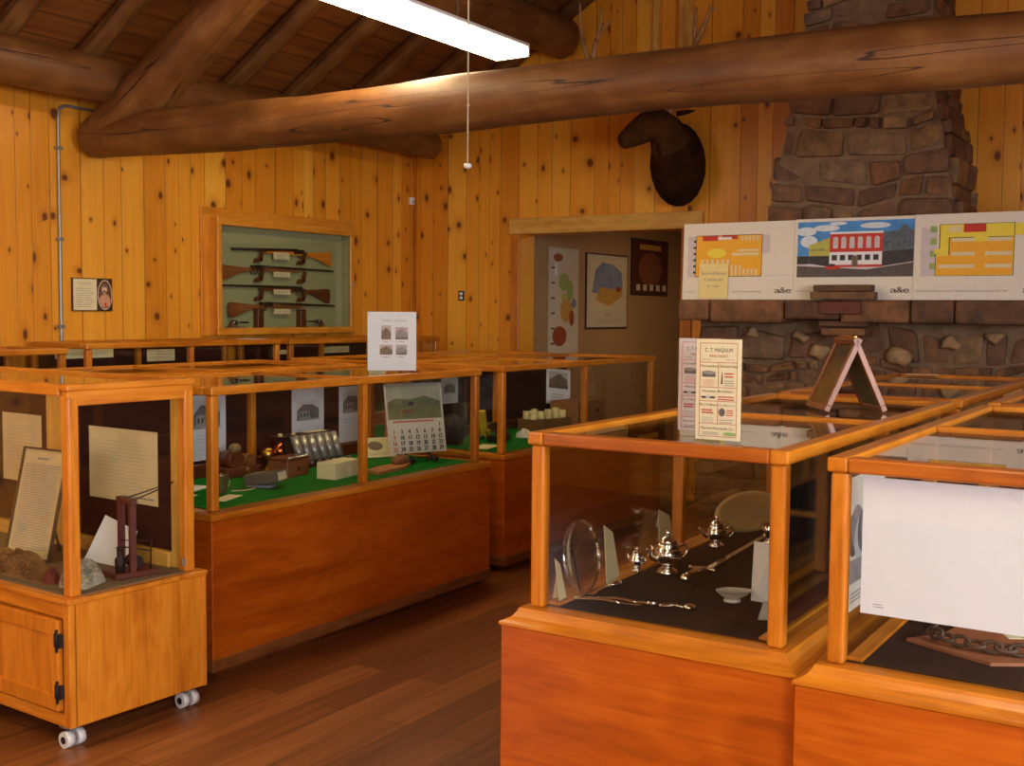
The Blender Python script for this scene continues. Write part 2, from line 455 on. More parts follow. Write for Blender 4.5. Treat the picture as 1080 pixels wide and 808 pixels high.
# roof boards, both slopes
roofm, nt, b_ = nodes('roof_boards'); t_ = NT(nt); co_ = t_.n('ShaderNodeTexCoord').outputs['Object']
sp_ = t_.n('ShaderNodeSeparateXYZ'); t_.l(co_, sp_.inputs[0])
fr_ = t_.math('FRACT', t_.math('DIVIDE', sp_.outputs[1], .17)); d_ = t_.math('MINIMUM', fr_, t_.math('SUBTRACT', 1.0, fr_))
j_ = t_.n('ShaderNodeMapRange'); j_.inputs['From Max'].default_value = .05; t_.l(d_, j_.inputs['Value'])
g_ = t_.noise(t_.mapv(co_, (1, 14, 1)), 1.5, 5)
t_.l(t_.mix(j_.outputs[0], lin((80, 40, 14)), t_.ramp(g_, [(.3, lin((112, 60, 20))), (.7, lin((150, 88, 32)))])), b_.inputs['Base Color']); b_.inputs['Roughness'].default_value = .6
mb = MB(); mb.prism([(XB-.3, y, z) for y, z in [(WY+.3, deck(WY+.3)), (RIDGE, deck(RIDGE)), (YR-.3, deck(YR-.3)), (YR-.3, deck(YR-.3)+.12), (RIDGE, deck(RIDGE)+.12), (WY+.3, deck(WY+.3)+.12)]], (12.6, 0, 0))
struct('ceiling', mb, roofm)
# doorway trim
mb = MB(); mb.box(WX-.035, WX, DY0-.19, 5.56, DZ, 2.372, .004); struct('trim_2', mb, wood('pale', 'y'))
mb = MB(); mb.box(WX-.02, WX, DY1, 5.54, 0, DZ, .003); struct('trim_3', mb, wood('rail', 'z'))
mb = MB(); mb.box(WX-.02, WX, DY0-.10, DY0, 0, DZ, .003); struct('trim_4', mb, wood('rail', 'z'))
# upright boards of the gable above the doorway
mb = MB(); mb.box(WX-.05, WX, 4.10, 4.16, 3.2, deck(4.16)-.02, .004); mb.box(WX-.05, WX, 3.81, 3.93, 3.2, deck(3.93)-.02, .004); struct('trim_5', mb, wood('pale', 'z'))
mb = MB(); mb.box(WX-.03, WX, WY-.03, WY, 0, 3.0); struct('trim_6', mb, wood('rail', 'z'))
# the room seen through the doorway
BW = plain('painted_plaster', (172, 136, 92), .8, var=.03, scale=3)
struct('wall_hall_left', MB().box(WX+.24, 13.2, 5.72, 5.85, 0, 2.7), BW)
struct('wall_hall_end', MB().box(13.2, 13.35, 2.4, 5.85, 0, 2.7), BW)
struct('wall_hall_right', MB().box(WX+.24, 13.2, 2.3, 2.43, 0, 2.7), BW)
struct('ceiling_hall', MB().box(WX+.24, 13.3, 2.3, 5.85, 2.7, 2.8), BW)

# ------------------------------------------------------------------ logs
def log(name, p0, p1, r0, r1, mat, seed, seg=26, n=20):
    rg = random.Random(seed); P0, P1 = Vector(p0), Vector(p1); L = (P1-P0).length; d = (P1-P0).normalized()
    s1 = d.cross(Vector((0, 0, 1)));
    if s1.length < .1: s1 = Vector((1, 0, 0))
    s1.normalize(); s2 = d.cross(s1); pts = []; rad = []
    ph = [rg.random()*6 for _ in range(4)]
    for i in range(seg+1):
        f = i/seg; w = .25*r0
        pts.append(P0.lerp(P1, f)+s1*(w*.35*math.sin(f*L*1.1+ph[0]))+s2*(w*.35*math.sin(f*L*1.4+ph[1])))
        r = (r0+(r1-r0)*f)*(1+.035*math.sin(f*L*3.1+ph[2])+.025*(rg.random()-.5))
        rad.append(r)
    pts = [P0-d*.0+(pts[0]-P0)]+pts; rad = [rad[0]*.9]+rad; pts[1] = pts[1]+d*.03
    pts.append(pts[-1]); rad.append(rad[-1]*.9); pts[-2] = pts[-2]-d*.03
    return struct(name, MB().tube(pts, rad, n, jit=.03, rnd=rg), mat)
log('tie_beam', (5, 6.56, 2.68), (5, -2.2, 2.60), .145, .145, LOG, 1, 40)
log('principal_rafter', (5, 6.42, 2.70), (5, RIDGE, 2.70+SL*(6.42-RIDGE)), .16, .15, LOG, 2)
log('wall_plate_log', (-3.1, 6.28, 3.02), (8.40, 6.28, 3.05), .18, .125, LOGD, 3, 40)
log('purlin_log', (-3.1, 4.99, 3.89), (8.55, 4.99, 3.86), .19, .17, LOGD, 4, 40)
log('ridge_log', (-3.1, RIDGE, deck(RIDGE)-.30), (8.60, RIDGE, deck(RIDGE)-.30), .15, .15, LOGD, 5, 30)
x = -2.6; i = 0
while x < 8.6:
    rr = .075; c = lambda y: deck(y)-rr*1.17-.005
    log('pole_rafter', (x, 6.62, c(6.62)), (x+.02, RIDGE+.1, c(RIDGE+.1)), rr, .06, LOG, 20+i, 14, 12); x += .62; i += 1

# ------------------------------------------------------------------ display cases
def cabinet(x0, x1, y0, y1, z0, z1, t):
    o = MB().box(x0, x1, y0, y1, z0, z1, .004).build('cabinet_base', [wood('panel', 'x'), wood('panel', 'y')], t)
    for p in o.data.polygons:
        if abs(p.normal.x) > .9: p.material_index = 1
def display_case(label, x0, x1, y0, y1, ztop, zled, style='island', cloth=BLACK, back=None, rz=0, bays=2, kinds=('case', 'rail', 'rail'), endback=None, cx=None):
    """x0..x1 and y0..y1 are the outer faces of the glazed top; back: 'y1' or 'x1' for a cloth-covered back"""
    cx, cy = (x0+x1)/2, (y0+y1)/2
    t = thing('display_case', label, 'display case', (cx, cy, 0), rz)
    X, Y = (x1-x0)/2, (y1-y0)/2
    kb, kr, kp = kinds
    RH, RW, PW = .036, .05, .042
    zr = ztop-RH
    if style == 'cove':
        o = .055; zb = zled-.045
        bx, by = X+o, Y+o-.006
        cabinet(-bx, bx, -by, by, .09, zb, t)
        MB().box(-bx+.05, bx-.05, -by+.05, by-.05, 0, .09).build('toe_kick', wood('dark', 'x'), t)
        # cove moulding: hollow profile swept round the four sides
        prof = [(0, 0), (0, .008), (-.012, .012), (-.028, .022), (-.038, .036), (-.042, .045), (-.05, .045)]
        for nx, ny in ((0, -1), (0, 1), (-1, 0), (1, 0)):
            m = MB(); rows = []
            for d, h in prof:
                a, b = bx+d+.004, by+d+.004
                if ny: rows.append([m.bm.verts.new((-a, ny*b, zb+h)), m.bm.verts.new((a, ny*b, zb+h))])
                else: rows.append([m.bm.verts.new((nx*a, -b, zb+h)), m.bm.verts.new((nx*a, b, zb+h))])
            a, b = bx-.11, by-.11
            for h in (.045, 0):
                if ny: rows.append([m.bm.verts.new((-a, ny*b, zb+h)), m.bm.verts.new((a, ny*b, zb+h))])
                else: rows.append([m.bm.verts.new((nx*a, -b, zb+h)), m.bm.verts.new((nx*a, b, zb+h))])
            fs = []
            for i in range(len(rows)):
                p, q = rows[i], rows[(i+1) % len(rows)]; fs.append(m.bm.faces.new((p[0], p[1], q[1], q[0])))
            fs.append(m.bm.faces.new([r[0] for r in rows])); fs.append(m.bm.faces.new([r[1] for r in rows]))
            bmesh.ops.recalc_face_normals(m.bm, faces=fs)
            m.build('ledge_moulding', wood(kr, 'x' if ny else 'y'), t)
    else:
        o = .036; bx, by = X+o, Y+o
        if style == 'island': by = Y+.012 if False else Y+o
        zb = zled-.03
        cabinet(-bx, bx, -by, by, .075, zb, t)
        MB().box(-bx+.04, bx-.04, -by+.03, by-.03, 0, .06).build('toe_kick', wood('dark', 'x'), t)
        MB().box(-bx-.003, bx+.003, -by-.003, by+.003, .03, .085, .003).build('bottom_rail', wood('walnut', 'x'), t)
        wbox('ledge_moulding', kr, t, -bx-.006, bx+.006, -by-.006, -by+.10, zb, zled, .006, 'x', 2)
        wbox('ledge_moulding', kr, t, -bx-.006, bx+.006, by-.10, by+.006, zb, zled, .006, 'x', 2)
        wbox('ledge_moulding', kr, t, -bx-.006, -bx+.10, -by+.10, by-.10, zb, zled, .006, 'y', 2)
        wbox('ledge_moulding', kr, t, bx-.10, bx+.006, -by+.10, by-.10, zb, zled, .006, 'y', 2)
    # display floor with cloth
    MB().box(-X+.045, X-.045, -Y+.045, Y-.045, zled-.02, zled+.004).build('display_floor', cloth, t)
    # posts: front edges rounded
    xs = [-X+.008+PW/2, X-.008-PW/2]
    for px in xs:
        for py in (-Y+.008+PW/2, Y-.008-PW/2):
            wbox('post', kp, t, px-PW/2, px+PW/2, py-PW/2, py+PW/2, zled, zr, .009, 'z', 3)
    for b in range(1, bays):
        px = -X+2*X*b/bays
        for py in (-Y+.008+PW/2, Y-.008-PW/2):
            wbox('post', kp, t, px-PW/2+.004, px+PW/2-.004, py-PW/2, py+PW/2, zled, zr, .006, 'z', 2)
        wbox('crossbar', kr, t, px-.019, px+.019, -Y+RW, Y-RW, zr+.006, ztop-.002, .003, 'y')
    wbox('top_rail', kr, t, -X, X, -Y, -Y+RW, zr, ztop, .006, 'x', 2)
    wbox('top_rail', kr, t, -X, X, Y-RW, Y, zr, ztop, .006, 'x', 2)
    wbox('top_rail', 'case' if style == 'cove' else kr, t, -X, -X+RW, -Y+RW, Y-RW, zr, ztop, .006, 'y', 2)
    wbox('top_rail', kr, t, X-RW, X, -Y+RW, Y-RW, zr, ztop, .006, 'y', 2)
    # panes
    g = .004; ed = .008+PW/2
    for b in range(bays):
        a0 = -X+2*X*b/bays+(ed if b == 0 else .012); a1 = -X+2*X*(b+1)/bays-(ed if b == bays-1 else .012)
        MB().box(a0, a1, -Y+ed-g/2, -Y+ed+g/2, zled, zr+.004).build('glass_pane', GLASS, t)
        if back == 'y1': pass
        else: MB().box(a0, a1, Y-ed-g/2, Y-ed+g/2, zled, zr+.004).build('glass_pane', GLASS, t)
        c0 = -X+2*X*b/bays+(RW-.01 if b == 0 else .016); c1 = -X+2*X*(b+1)/bays-(RW-.01 if b == bays-1 else .016)
        MB().box(c0, c1, -Y+RW-.01, Y-RW+.01, ztop-.014, ztop-.010).build('glass_top', GLASS, t)
    if back == 'y1':
        MB().box(-X+.02, X-.02, Y-.012, Y-.002, zled, zr).build('back_panel', DKCLOTH, t)
        wbox('back_sill', 'dark', t, -X+.05, X-.05, Y-.05, Y-.012, zled+.004, zled+.07, .003, 'x')
    for sx in (-1, 1):
        if back == 'x1' and sx == 1: continue
        MB().box(sx*(X-ed)-g/2, sx*(X-ed)+g/2, -Y+ed, Y-ed, zled, zr+.004).build('glass_pane', GLASS, t)
    # inner sills
    if style == 'cove':
        wbox('inner_sill', kr, t, -X+.05, X-.05, Y-.085, Y-.045, zled, zled+.012, .002, 'x')
        wbox('inner_sill', kr, t, -X+.05, X-.05, -Y+.045, -Y+.085, zled, zled+.012, .002, 'x')
    return t

ZB, LB = 1.222, .697
ZR, LR = 1.208, .705
caseB = display_case('long orange wood glass case with green felt holding a calendar and old office things', 3.28, 5.28, 3.58, 4.40, ZB, LB, cloth=FELT, back='y1')
caseD = display_case('glass case in front of the doorway holding a cardboard box and candles', 5.62, 7.71, 3.66, 4.43, ZB, LB, cloth=FELT, back='y1')
caseB2 = display_case('glass case set back to back with the case that holds the calendar', 3.28, 5.28, 4.49, 5.34, ZB, LB, cloth=FELT)
caseD2 = display_case('glass case beside the electrical outlet, back to back with the candle case', 5.62, 7.71, 4.52, 5.37, ZB, LB, cloth=FELT)
caseR1 = display_case('glass case with black cloth and silver teapots, holder cards standing on its top', 2.72, 4.69, .927, 1.689, ZR, LR, 'cove', BLACK)
caseR2 = display_case('glass case with a big blank white sheet taped inside its front pane', 2.68, 4.60, .045, .820, ZR, LR, 'cove', BLACK)
caseR3 = display_case('glass case between the silver case and the stone fireplace', 4.81, 6.76, .927, 1.689, ZR, LR, 'cove', BLACK)
caseR4 = display_case('glass case beyond the one with the blank white sheet, beside the fireplace case', 4.72, 6.66, .045, .820, ZR, LR, 'cove', BLACK)
caseC0 = display_case('low wall case under the portrait plaque, cut by the photo edge', 2.60, 4.36, 6.0, 6.60, 1.300, .70, cloth=FELT, back='y1')
caseC = display_case('wall case with a long cream sign, under the gun cabinet and plaque', 4.49, 6.19, 6.0, 6.60, 1.325, .70, cloth=FELT, back='y1')
caseC1 = display_case('wall case running to the room corner, past the gun cabinet', 6.30, 8.20, 6.02, 6.60, 1.318, .70, cloth=FELT, back='y1')

# case on casters: front faces the photographer's side, glazed end towards the aisle
A = thing('display_case', 'light oak glass case on white casters with a hinged cabinet door', 'display case', (2.434, 3.372, 0), -.043)
AW, AL, AZ, AT = .592, 1.50, .530, 1.281
wbox('cabinet_base', 'oak', A, .02, AW, .0, AL, .08, AZ-.012, .003, 'z')
wbox('corner_stile', 'oak', A, .0, .03, .0, .035, .08, AZ-.012, .002, 'z')
wbox('corner_stile', 'oak', A, AW-.012, AW+.004, -.004, .03, .08, AZ-.012, .002, 'z')
wbox('ledge_moulding', 'oak', A, -.008, AW+.008, -.008, AL, AZ-.012, AZ+.006, .004, 'y', 2)
wbox('face_rail', 'oak', A, 0, .02, .035, AL, AZ-.062, AZ-.012, .002, 'y')
wbox('face_rail', 'oak', A, 0, .02, .035, AL, .08, .125, .002, 'y')
wbox('face_stile', 'oak', A, 0, .02, .55, .62, .125, AZ-.062, .002, 'z')
def door(y0, y1, hinge_lo):
    d = MB()
    z0, z1 = .135, AZ-.072
    d.box(-.012, .012, y0, y0+.055, z0, z1, .002); d.box(-.012, .012, y1-.055, y1, z0, z1, .002)
    d.box(-.012, .012, y0+.055, y1-.055, z0, z0+.055, .002); d.box(-.012, .012, y0+.055, y1-.055, z1-.055, z1, .002)
    o = d.build('door', wood('oak', 'z'), A)
    wbox('door_panel', 'oak', o, -.004, .006, y0+.05, y1-.05, z0+.05, z1-.05, .002, 'z')
    for z in (z0+.07, z1-.07):
        m = MB(); yh = y0-.004
        m.tube([(-.016, yh, z-.032), (-.016, yh, z+.032)], .005, 8); m.sphere((-.016, yh, z+.036), .006, seg=8); m.sphere((-.016, yh, z-.036), .006, seg=8)
        m.box(-.015, -.011, yh, yh+.018, z-.024, z+.024); m.box(-.015, -.0, yh-.016, yh, z-.024, z+.024)
        m.build('hinge', IRON, o)
    MB().sphere((-.03, y1-.025, (z0+z1)/2), .013, seg=12).tube([(-.012, y1-.025, (z0+z1)/2), (-.025, y1-.025, (z0+z1)/2)], .006, 8).build('knob', BRASS, o)
door(.055, .54, True); door(.63, 1.12, True)
ti = .025
for px, py in ((ti, ti), (AW-ti-.045, ti), (ti, AL-.07), (AW-ti-.045, AL-.07)):
    wbox('post', 'oak', A, px, px+.045, py, py+.045, AZ+.006, AT-.04, .008, 'z', 3)
RT = .04
wbox('top_rail', 'oak', A, ti-.004, AW-ti+.004, ti-.004, ti+.05, AT-RT+.018, AT, .004, 'x', 2)
wbox('head_rail', 'oak', A, ti+.002, AW-ti-.002, ti+.002, ti+.04, AT-.075, AT-RT+.018, .003, 'x')
wbox('top_rail', 'oak', A, ti-.004, ti+.05, ti+.05, AL-.05, AT-RT, AT, .004, 'y', 2)
wbox('top_rail', 'oak', A, AW-ti-.05, AW-ti+.004, ti+.05, AL-.05, AT-RT, AT, .004, 'y', 2)
wbox('top_rail', 'oak', A, ti-.004, AW-ti+.004, AL-.05, AL, AT-RT, AT, .004, 'x', 2)
MB().box(ti+.06, AW-ti-.06, ti+.02, ti+.024, AZ+.006, AT-.07).build('glass_pane', GLASS, A)
MB().box(ti+.02, ti+.024, ti+.05, AL-.07, AZ+.006, AT-RT).build('glass_pane', GLASS, A)
MB().box(ti+.04, AW-ti-.04, ti+.04, AL-.04, AT-.014, AT-.010).build('glass_top', GLASS, A)
MB().box(.03, AW-.03, .03, AL-.03, AZ+.006, AZ+.010).build('display_floor', plain('tan_cloth', (112, 90, 60), .9), A)
MB().box(AW-ti-.018, AW-ti-.006, ti+.09, AL-.07, AZ+.01, AT-RT).build('back_panel', DKCLOTH, A)
wbox('back_stile', 'pale', A, AW-ti-.035, AW-ti-.002, ti+.045, ti+.10, AZ+.01, AT-RT, .003, 'z')
wbox('back_stile', 'pale', A, AW-ti-.035, AW-ti-.018, .83, .95, AZ+.01, AT-RT, .003, 'z')
wbox('back_sill', 'pale', A, AW-ti-.05, AW-ti-.018, ti+.10, AL-.07, AZ+.01, AZ+.07, .003, 'y')
WHEEL = plain('white_rubber', (206, 204, 198), .45, var=.04)
for px, py in ((.04, .05), (AW-.05, .05), (.04, AL-.1), (AW-.05, AL-.1)):
    m = MB(); m.box(px-.035, px+.035, py-.025, py+.025, .072, .08); m.tube([(px, py, .055), (px, py, .074)], .010, 10)
    m.box(px-.005, px+.005, py-.016, py+.016, .030, .066, .002); o = m.build('caster', GREYMET, A)
    for sx in (-1, 1):
        w_ = MB().tube([(px+sx*.007, py, .029), (px+sx*.036, py, .029)], .029, 24).build('wheel', WHEEL, o)
    MB().tube([(px-.0385, py, .029), (px+.0385, py, .029)], .013, 14).build('hub', IRON, o)
for sy in (.065,):   # little lock on the end pane
    MB().box(AW-ti-.055, AW-ti-.043, ti+.004, ti+.012, AZ+.03, AZ+.06, .002).build('lock', GREYMET, A)

# ------------------------------------------------------------------ stone fireplace
def warp(m):
    for v in m.bm.verts:
        y, z = v.co.y, v.co.z
        v.co.z += .030*math.sin(y*5.1+z*2.3)+.016*math.sin(y*11+1.3+z*7); v.co.y += .018*math.sin(z*9.5+y*3)
        v.co.x += .012*math.sin(y*17+z*13)
def masonry(m, y0, y1, z0, z1, x, edge=None, rows=None, seed=1, depth=.05, wmin=.14, wmax=.42, axis='y', sgn=-1):
    """irregular courses of rough blocks on a plane; edge(z) -> (lo, hi) limits of the wall at that height"""
    rg = random.Random(seed); z = z0
    while z < z1-.03:
        h = rg.uniform(.07, .19)
        if z+h > z1-.05: h = z1-z
        lo, hi = edge(z+h/2) if edge else (y0, y1); y = lo
        while y < hi-.02:
            w = rg.uniform(wmin, wmax)*(.6 if h < .1 else 1)
            if y+w > hi-.09: w = hi-y
            out = rg.uniform(.005, depth); n0 = len(m.bm.verts)
            gap = .003
            r = bmesh.ops.create_cube(m.bm, size=1)
            for v in r['verts']:
                sx, sy, sz = (1 if c > 0 else -1 for c in v.co)
                jy = rg.uniform(0, .020); jz = rg.uniform(0, .016)
                yy = (y+gap+jy) if sy < 0 else (y+w-gap-jy)
                zz = (z+gap+jz) if sz < 0 else (z+h-gap-jz)
                xx = x-out*rg.uniform(.6, 1.2) if sx < 0 else x+.05
                v.co = Vector((xx, yy, zz)) if axis == 'y' else Vector((yy, x+sgn*(x-xx)*-1 if False else x-(xx-x)*sgn*-1, zz))
            es = list({e for v in r['verts'] for e in v.link_edges})
            bmesh.ops.bevel(m.bm, geom=es, offset=min(w, h)*.16, segments=2, affect='EDGES', profile=.6)
            y += w
        z += h
fp = thing('stone_fireplace', 'tall brown fieldstone fireplace and chimney against the pine wall', 'fireplace', (0, 0, 0))
CX = 7.95
m = MB()
pts = [(1.50, 1.60), (1.63, 2.27), (1.79, 3.1), (1.84, 4.95), (2.43, 4.95), (2.64, 3.75), (2.78, 2.9), (2.905, 2.27), (3.05, 1.60)]
m.prism([(CX+.02, y, z) for y, z in pts], (WX-CX-.03, 0, 0)); m.build('chimney_core', MORTAR, fp)
m = MB()
def ce(z):
    def ip(side):
        P = [(1.60, 1.48, 3.08), (2.27, 1.61, 2.925), (2.9, 1.74, 2.80), (3.75, 1.81, 2.66), (4.95, 1.83, 2.45)]
        for (a, *A0), (b, *B0) in zip(P, P[1:]):
            if a <= z <= b: return A0[side]+(B0[side]-A0[side])*(z-a)/(b-a)
        return P[-1][1+side]
    return ip(0)+R.uniform(-.008, .008), ip(1)+R.uniform(-.02, .02)
masonry(m, 0, 0, 1.70, 4.95, CX+.02, ce, seed=5, depth=.06)
# left flank of the chimney
for sd in (1,):
    rg = random.Random(77); z = 1.72
    while z < 4.9:
        h = rg.uniform(.09, .2); lo, hi = ce(z+h/2); x0 = CX+.03
        while x0 < WX-.05:
            w = rg.uniform(.16, .36); w = min(w, WX-.02-x0)
            o = rg.uniform(.0, .035); m.box(x0+.004, x0+w-.004, lo-.005-o, lo+.08, z+.004, z+h-.004, min(w, h)*.14, seg=2); x0 += w
        z += h
warp(m); m.build('chimney_stones', STONE, fp)
m = MB(); m.box(CX+.02, WX-.02, .96, 3.42, 0, 1.50); m.build('breast_core', MORTAR, fp)
m = MB(); masonry(m, .94, 3.44, .0, 1.44, CX+.02, seed=9, depth=.07, wmin=.10, wmax=.38)
rg = random.Random(78); z = 0
while z < 1.45:
    h = rg.uniform(.09, .2); h = min(h, 1.5-z); x0 = CX+.03
    while x0 < WX-.08:
        w = min(rg.uniform(.16, .36), WX-.02-x0); m.box(x0+.006, x0+w-.006, 3.36, 3.43+rg.uniform(0, .03), z+.006, z+h-.006, min(w, h)*.14, seg=2); x0 += w
    z += h
# pale quartz nodules set in the courses
for y, z, a in ((2.63, 1.38, .05), (1.62, 1.36, .06), (1.34, 1.40, .05), (2.5, 1.28, .07), (1.95, 1.26, .08), (3.0, 1.40, .05)):
    mq = MB(); mq.sphere((CX-.02, y, z), (.045, a*1.1, a*.8), seg=12)
    for v in mq.bm.verts: v.co += Vector((.006*math.sin(v.co.z*90), .012*math.sin(v.co.z*60+v.co.y*40), .012*math.sin(v.co.y*55)))
    mq.build('quartz_stone', plain('quartz', (156, 124, 82), .8, var=.3, scale=24), fp)
warp(m); m.build('breast_stones', STONE, fp)
m = MB(); rg = random.Random(31); y = .90
while y < 3.46:
    w = rg.uniform(.2, .55); w = min(w, 3.47-y) if 3.47-y-w > .12 else 3.47-y
    m.box(7.64+rg.uniform(0, .03), WX-.03, y+.004, y+w-.004, 1.500+rg.uniform(-.02, .045), 1.640, .022, seg=2); y += w
m.build('mantel_shelf', STONE, fp)
m = MB()
for (a, b, c, d) in ((2.04, 2.47, 1.645, 1.695), (2.06, 2.45, 1.697, 1.742)): m.box(7.60, 7.70, a, b, c, d, .008, seg=2)
for (a, b, c, d) in ((2.10, 2.44, 1.46, 1.50), (2.12, 2.42, 1.40, 1.45)): m.box(7.70, CX+.05, a, b, c, d, .01, seg=2)
m.build('keystone_blocks', STONE, fp)
MB().box(7.622, 7.64, 2.13, 2.41, 1.545, 1.632, .004).build('plaque', plain('reddish_metal', (92, 44, 30), .45, .4), fp, 'small reddish metal plaque')

# ------------------------------------------------------------------ printed boards on the mantel
ORG = plain('print_orange', (240, 172, 36), .6, var=.04); YEL = plain('print_yellow', (238, 214, 64), .6, var=.04); RED = plain('print_red', (198, 52, 38), .6, var=.06)
SKY = plain('print_sky_blue', (70, 142, 206), .6, var=.2, scale=9); CLOUD = plain('print_cloud', (214, 222, 226), .6, var=.1); ROAD = plain('print_road', (86, 76, 72), .6, var=.2)
OLIVE = plain('print_olive', (184, 178, 84), .6, var=.1); CHAR = plain('print_charcoal', (52, 48, 50), .6, var=.4, scale=40); LILAC = plain('print_lilac', (206, 192, 190), .6, var=.06)
GREENP = plain('print_green', (150, 170, 96), .6); BOARD = plain('board_white', (228, 218, 200), .55, var=.03); SLATEP = plain('print_slate', (86, 94, 104), .6, var=.4, scale=50)
NOTE = plain('note_yellow', (236, 214, 142), .7, var=.04)
def bd(label, y1, y0, x, z0, h, draw, ang):
    w = y1-y0; s = Sheet(w, h, .006, BOARD); draw(s, w, h)
    o = s.build('presentation_board', None, (x, y1, z0), (0, -1, 0), (math.sin(ang), 0, math.cos(ang)))
    return tag(o, label, 'poster board')
def ase(s, u, v):   # little drawn logo of three linked letters
    for k, st in enumerate('a&e'): s.text(st, u+k*.040, v, .058, INK, .046)
def d1(s, w, h):
    class SX:
        def __init__(q, s): q.s = s
        def rect(q, a, b, c, d, m): q.s.rect(.1+(a-.1)*1.6, b, .1+(c-.1)*1.6, d, m)
        def ell(q, a, b, c, d, m): q.s.ell(.1+(a-.1)*1.6, b, c*1.6, d, m)
    s0, s = s, SX(s)
    s.rect(.06, .16, .115, .46, LILAC); s.rect(.40, .33, .45, .46, LILAC)
    s.rect(.098, .165, .415, .465, CHAR); s.rect(.101, .169, .412, .461, ORG)
    s.rect(.13, .425, .205, .461, RED); s.rect(.225, .435, .30, .461, RED); s.rect(.205, .432, .27, .45, PAPER)
    for k in range(6): s.rect(.125+k*.025, .235, .137+k*.025, .29, CREAM)
    for k in range(5): s.rect(.315+k*.018, .42, .325+k*.018, .455, CREAM)
    s.rect(.275, .315, .40, .335, CREAM); s.rect(.30, .345, .40, .36, CREAM)
    for k in range(7): s.rect(.27+k*.019, .175, .28+k*.019, .22+.03*(k < 3), CREAM)
    for k in range(6): s.rect(.088, .19+k*.045, .10, .205+k*.045, INK)
    s.ell(.20, .335, .045, .035, YEL)
    s = s0; s.rect(.62, .17, w-.03, .174, LILAC)
    s.text('MUSEUM', .03, .052, .016, GREYINK); s.text('EDUCATIONAL CENTER', .385, .052, .016, GREYINK, .22)
    ase(s, .70, .048)
def d2(s, w, h):
    x0, x1, y0, y1 = .02, w-.04, .155, .535
    s.rect(x0, y0, x1, y1, SKY)
    for c in ((.08, .47, .07, .03), (.22, .49, .09, .022), (.55, .50, .10, .02), (.1, .40, .06, .04), (.3, .52, .06, .012)): s.ell(*c, CLOUD)
    s.poly([(x0, y0), (x1, y0), (x1, .26), (.5, .215), (x0, .25)], ROAD)
    s.poly([(x0, .235), (.5, .205), (x1, .25), (x1, .262), (.5, .222), (x0, .252)], LILAC)
    s.poly([(.10, .25), (.245, .225), (.245, .425), (.10, .375)], OLIVE); s.poly([(.10, .25), (.245, .225), (.245, .30), (.10, .30)], CHAR)
    s.text('GROCERIES', .115, .335, .022, INK, .10)
    s.poly([(.60, .225), (x1, .255), (x1, .47), (.60, .455)], SLATEP); s.poly([(.60, .225), (x1, .255), (x1, .335), (.60, .325)], CHAR)
    s.poly([(.70, .46), (.78, .465), (.74, .51)], SLATEP)
    s.poly([(.245, .222), (.60, .222), (.605, .46), (.245, .46)], RED); s.rect(.245, .448, .605, .462, PAPER); s.rect(.245, .222, .60, .325, PAPER)
    s.rect(.245, .222, .60, .238, RED)
    for k in range(6): s.rect(.268+k*.056, .35, .302+k*.056, .415, LILAC); s.ell(.285+k*.056, .415, .017, .014, LILAC)
    for k in range(6): s.rect(.262+k*.056, .268, .298+k*.056, .305, CHAR)
    s.rect(.40, .225, .44, .30, BROWN_PRINT); s.rect(.416, .225, .42, .30, INK)
    s.ell(.27, .222, .055, .014, RED); s.ell(.26, .236, .03, .010, CHAR); s.rect(.02, .245, .10, .30, CHAR)
    s.text('MUSEUM CENTER', .02, .055, .014, GREYINK); ase(s, .66, .048)
def d3(s, w, h):
    k_ = 1.42; f = lambda u: .07+(u-.07)*k_
    class SX:
        def rect(q, a, b, c, d, m): s0.rect(f(a), b, f(c), d, m)
        def ell(q, a, b, c, d, m): s0.ell(f(a), b, c*k_, d, m)
        def poly(q, p, m): s0.poly([(f(a), b) for a, b in p], m)
    s0, s = s, SX()
    s.rect(.05, .155, .12, .47, LILAC)
    for k in range(4): s.rect(.09, .2+k*.08, .12, .24+k*.08, GREENP)
    s.poly([(.115, .155), (.115, .30), (.13, .30), (.13, .49), (.45, .49), (.45, .155)], INK)
    s.poly([(.118, .158), (.118, .298), (.134, .298), (.134, .487), (.447, .487), (.447, .158)], YEL)
    s.poly([(.12, .16), (.12, .285), (.175, .285), (.175, .40), (.445, .40), (.445, .16)], ORG)
    s.rect(.172, .40, .445, .404, INK); s.rect(.172, .29, .176, .40, INK); s.rect(.11, .30, .165, .33, YEL)
    s.rect(.45, .41, .50, .485, YEL)
    for y in (.205, .285, .375): s.rect(.13 if y < .25 else .185, y, .285, y+.024, CREAM); s.rect(.33, y, .44, y+.024, CREAM)
    s.rect(.235, .435, .33, .487, RED); s.rect(.17, .44, .225, .475, CREAM); s.ell(.31, .40, .03, .03, YEL)
    s = s0
    s.rect(.10, .085, .66, .087, LILAC)
    s.text('INDEPENDENCE COUNTY MUSEUM EDUCATIONAL CENTER', .02, .052, .018, GREYINK, .56); ase(s, .665, .048)
bd('white board with an orange floor plan and a yellow note, overhanging the mantel end', 3.478, 2.58, 7.752, 1.643, .553, d1, .035)
bd('white board showing a red two storey corner building, middle of the mantel', 2.635, 1.79, 7.742, 1.643, .556, d2, .035)
bd('white board with an orange and yellow floor plan, cut by the photo edge', 1.825, .92, 7.732, 1.643, .558, d3, .035)
s = Sheet(.225, .255, .001, NOTE); s.text('Surveillance', .112, .175, .034, GREYINK, .19, True); s.text('Cameras', .112, .130, .034, GREYINK, .15, True); s.text('in use', .112, .085, .030, GREYINK, .09, True)
tag(s.build('sticky_note', None, (7.7415, 3.345, 1.648), (0, -1, 0), (math.sin(.035), 0, math.cos(.035))), 'yellow paper note stuck over the orange floor plan', 'note')

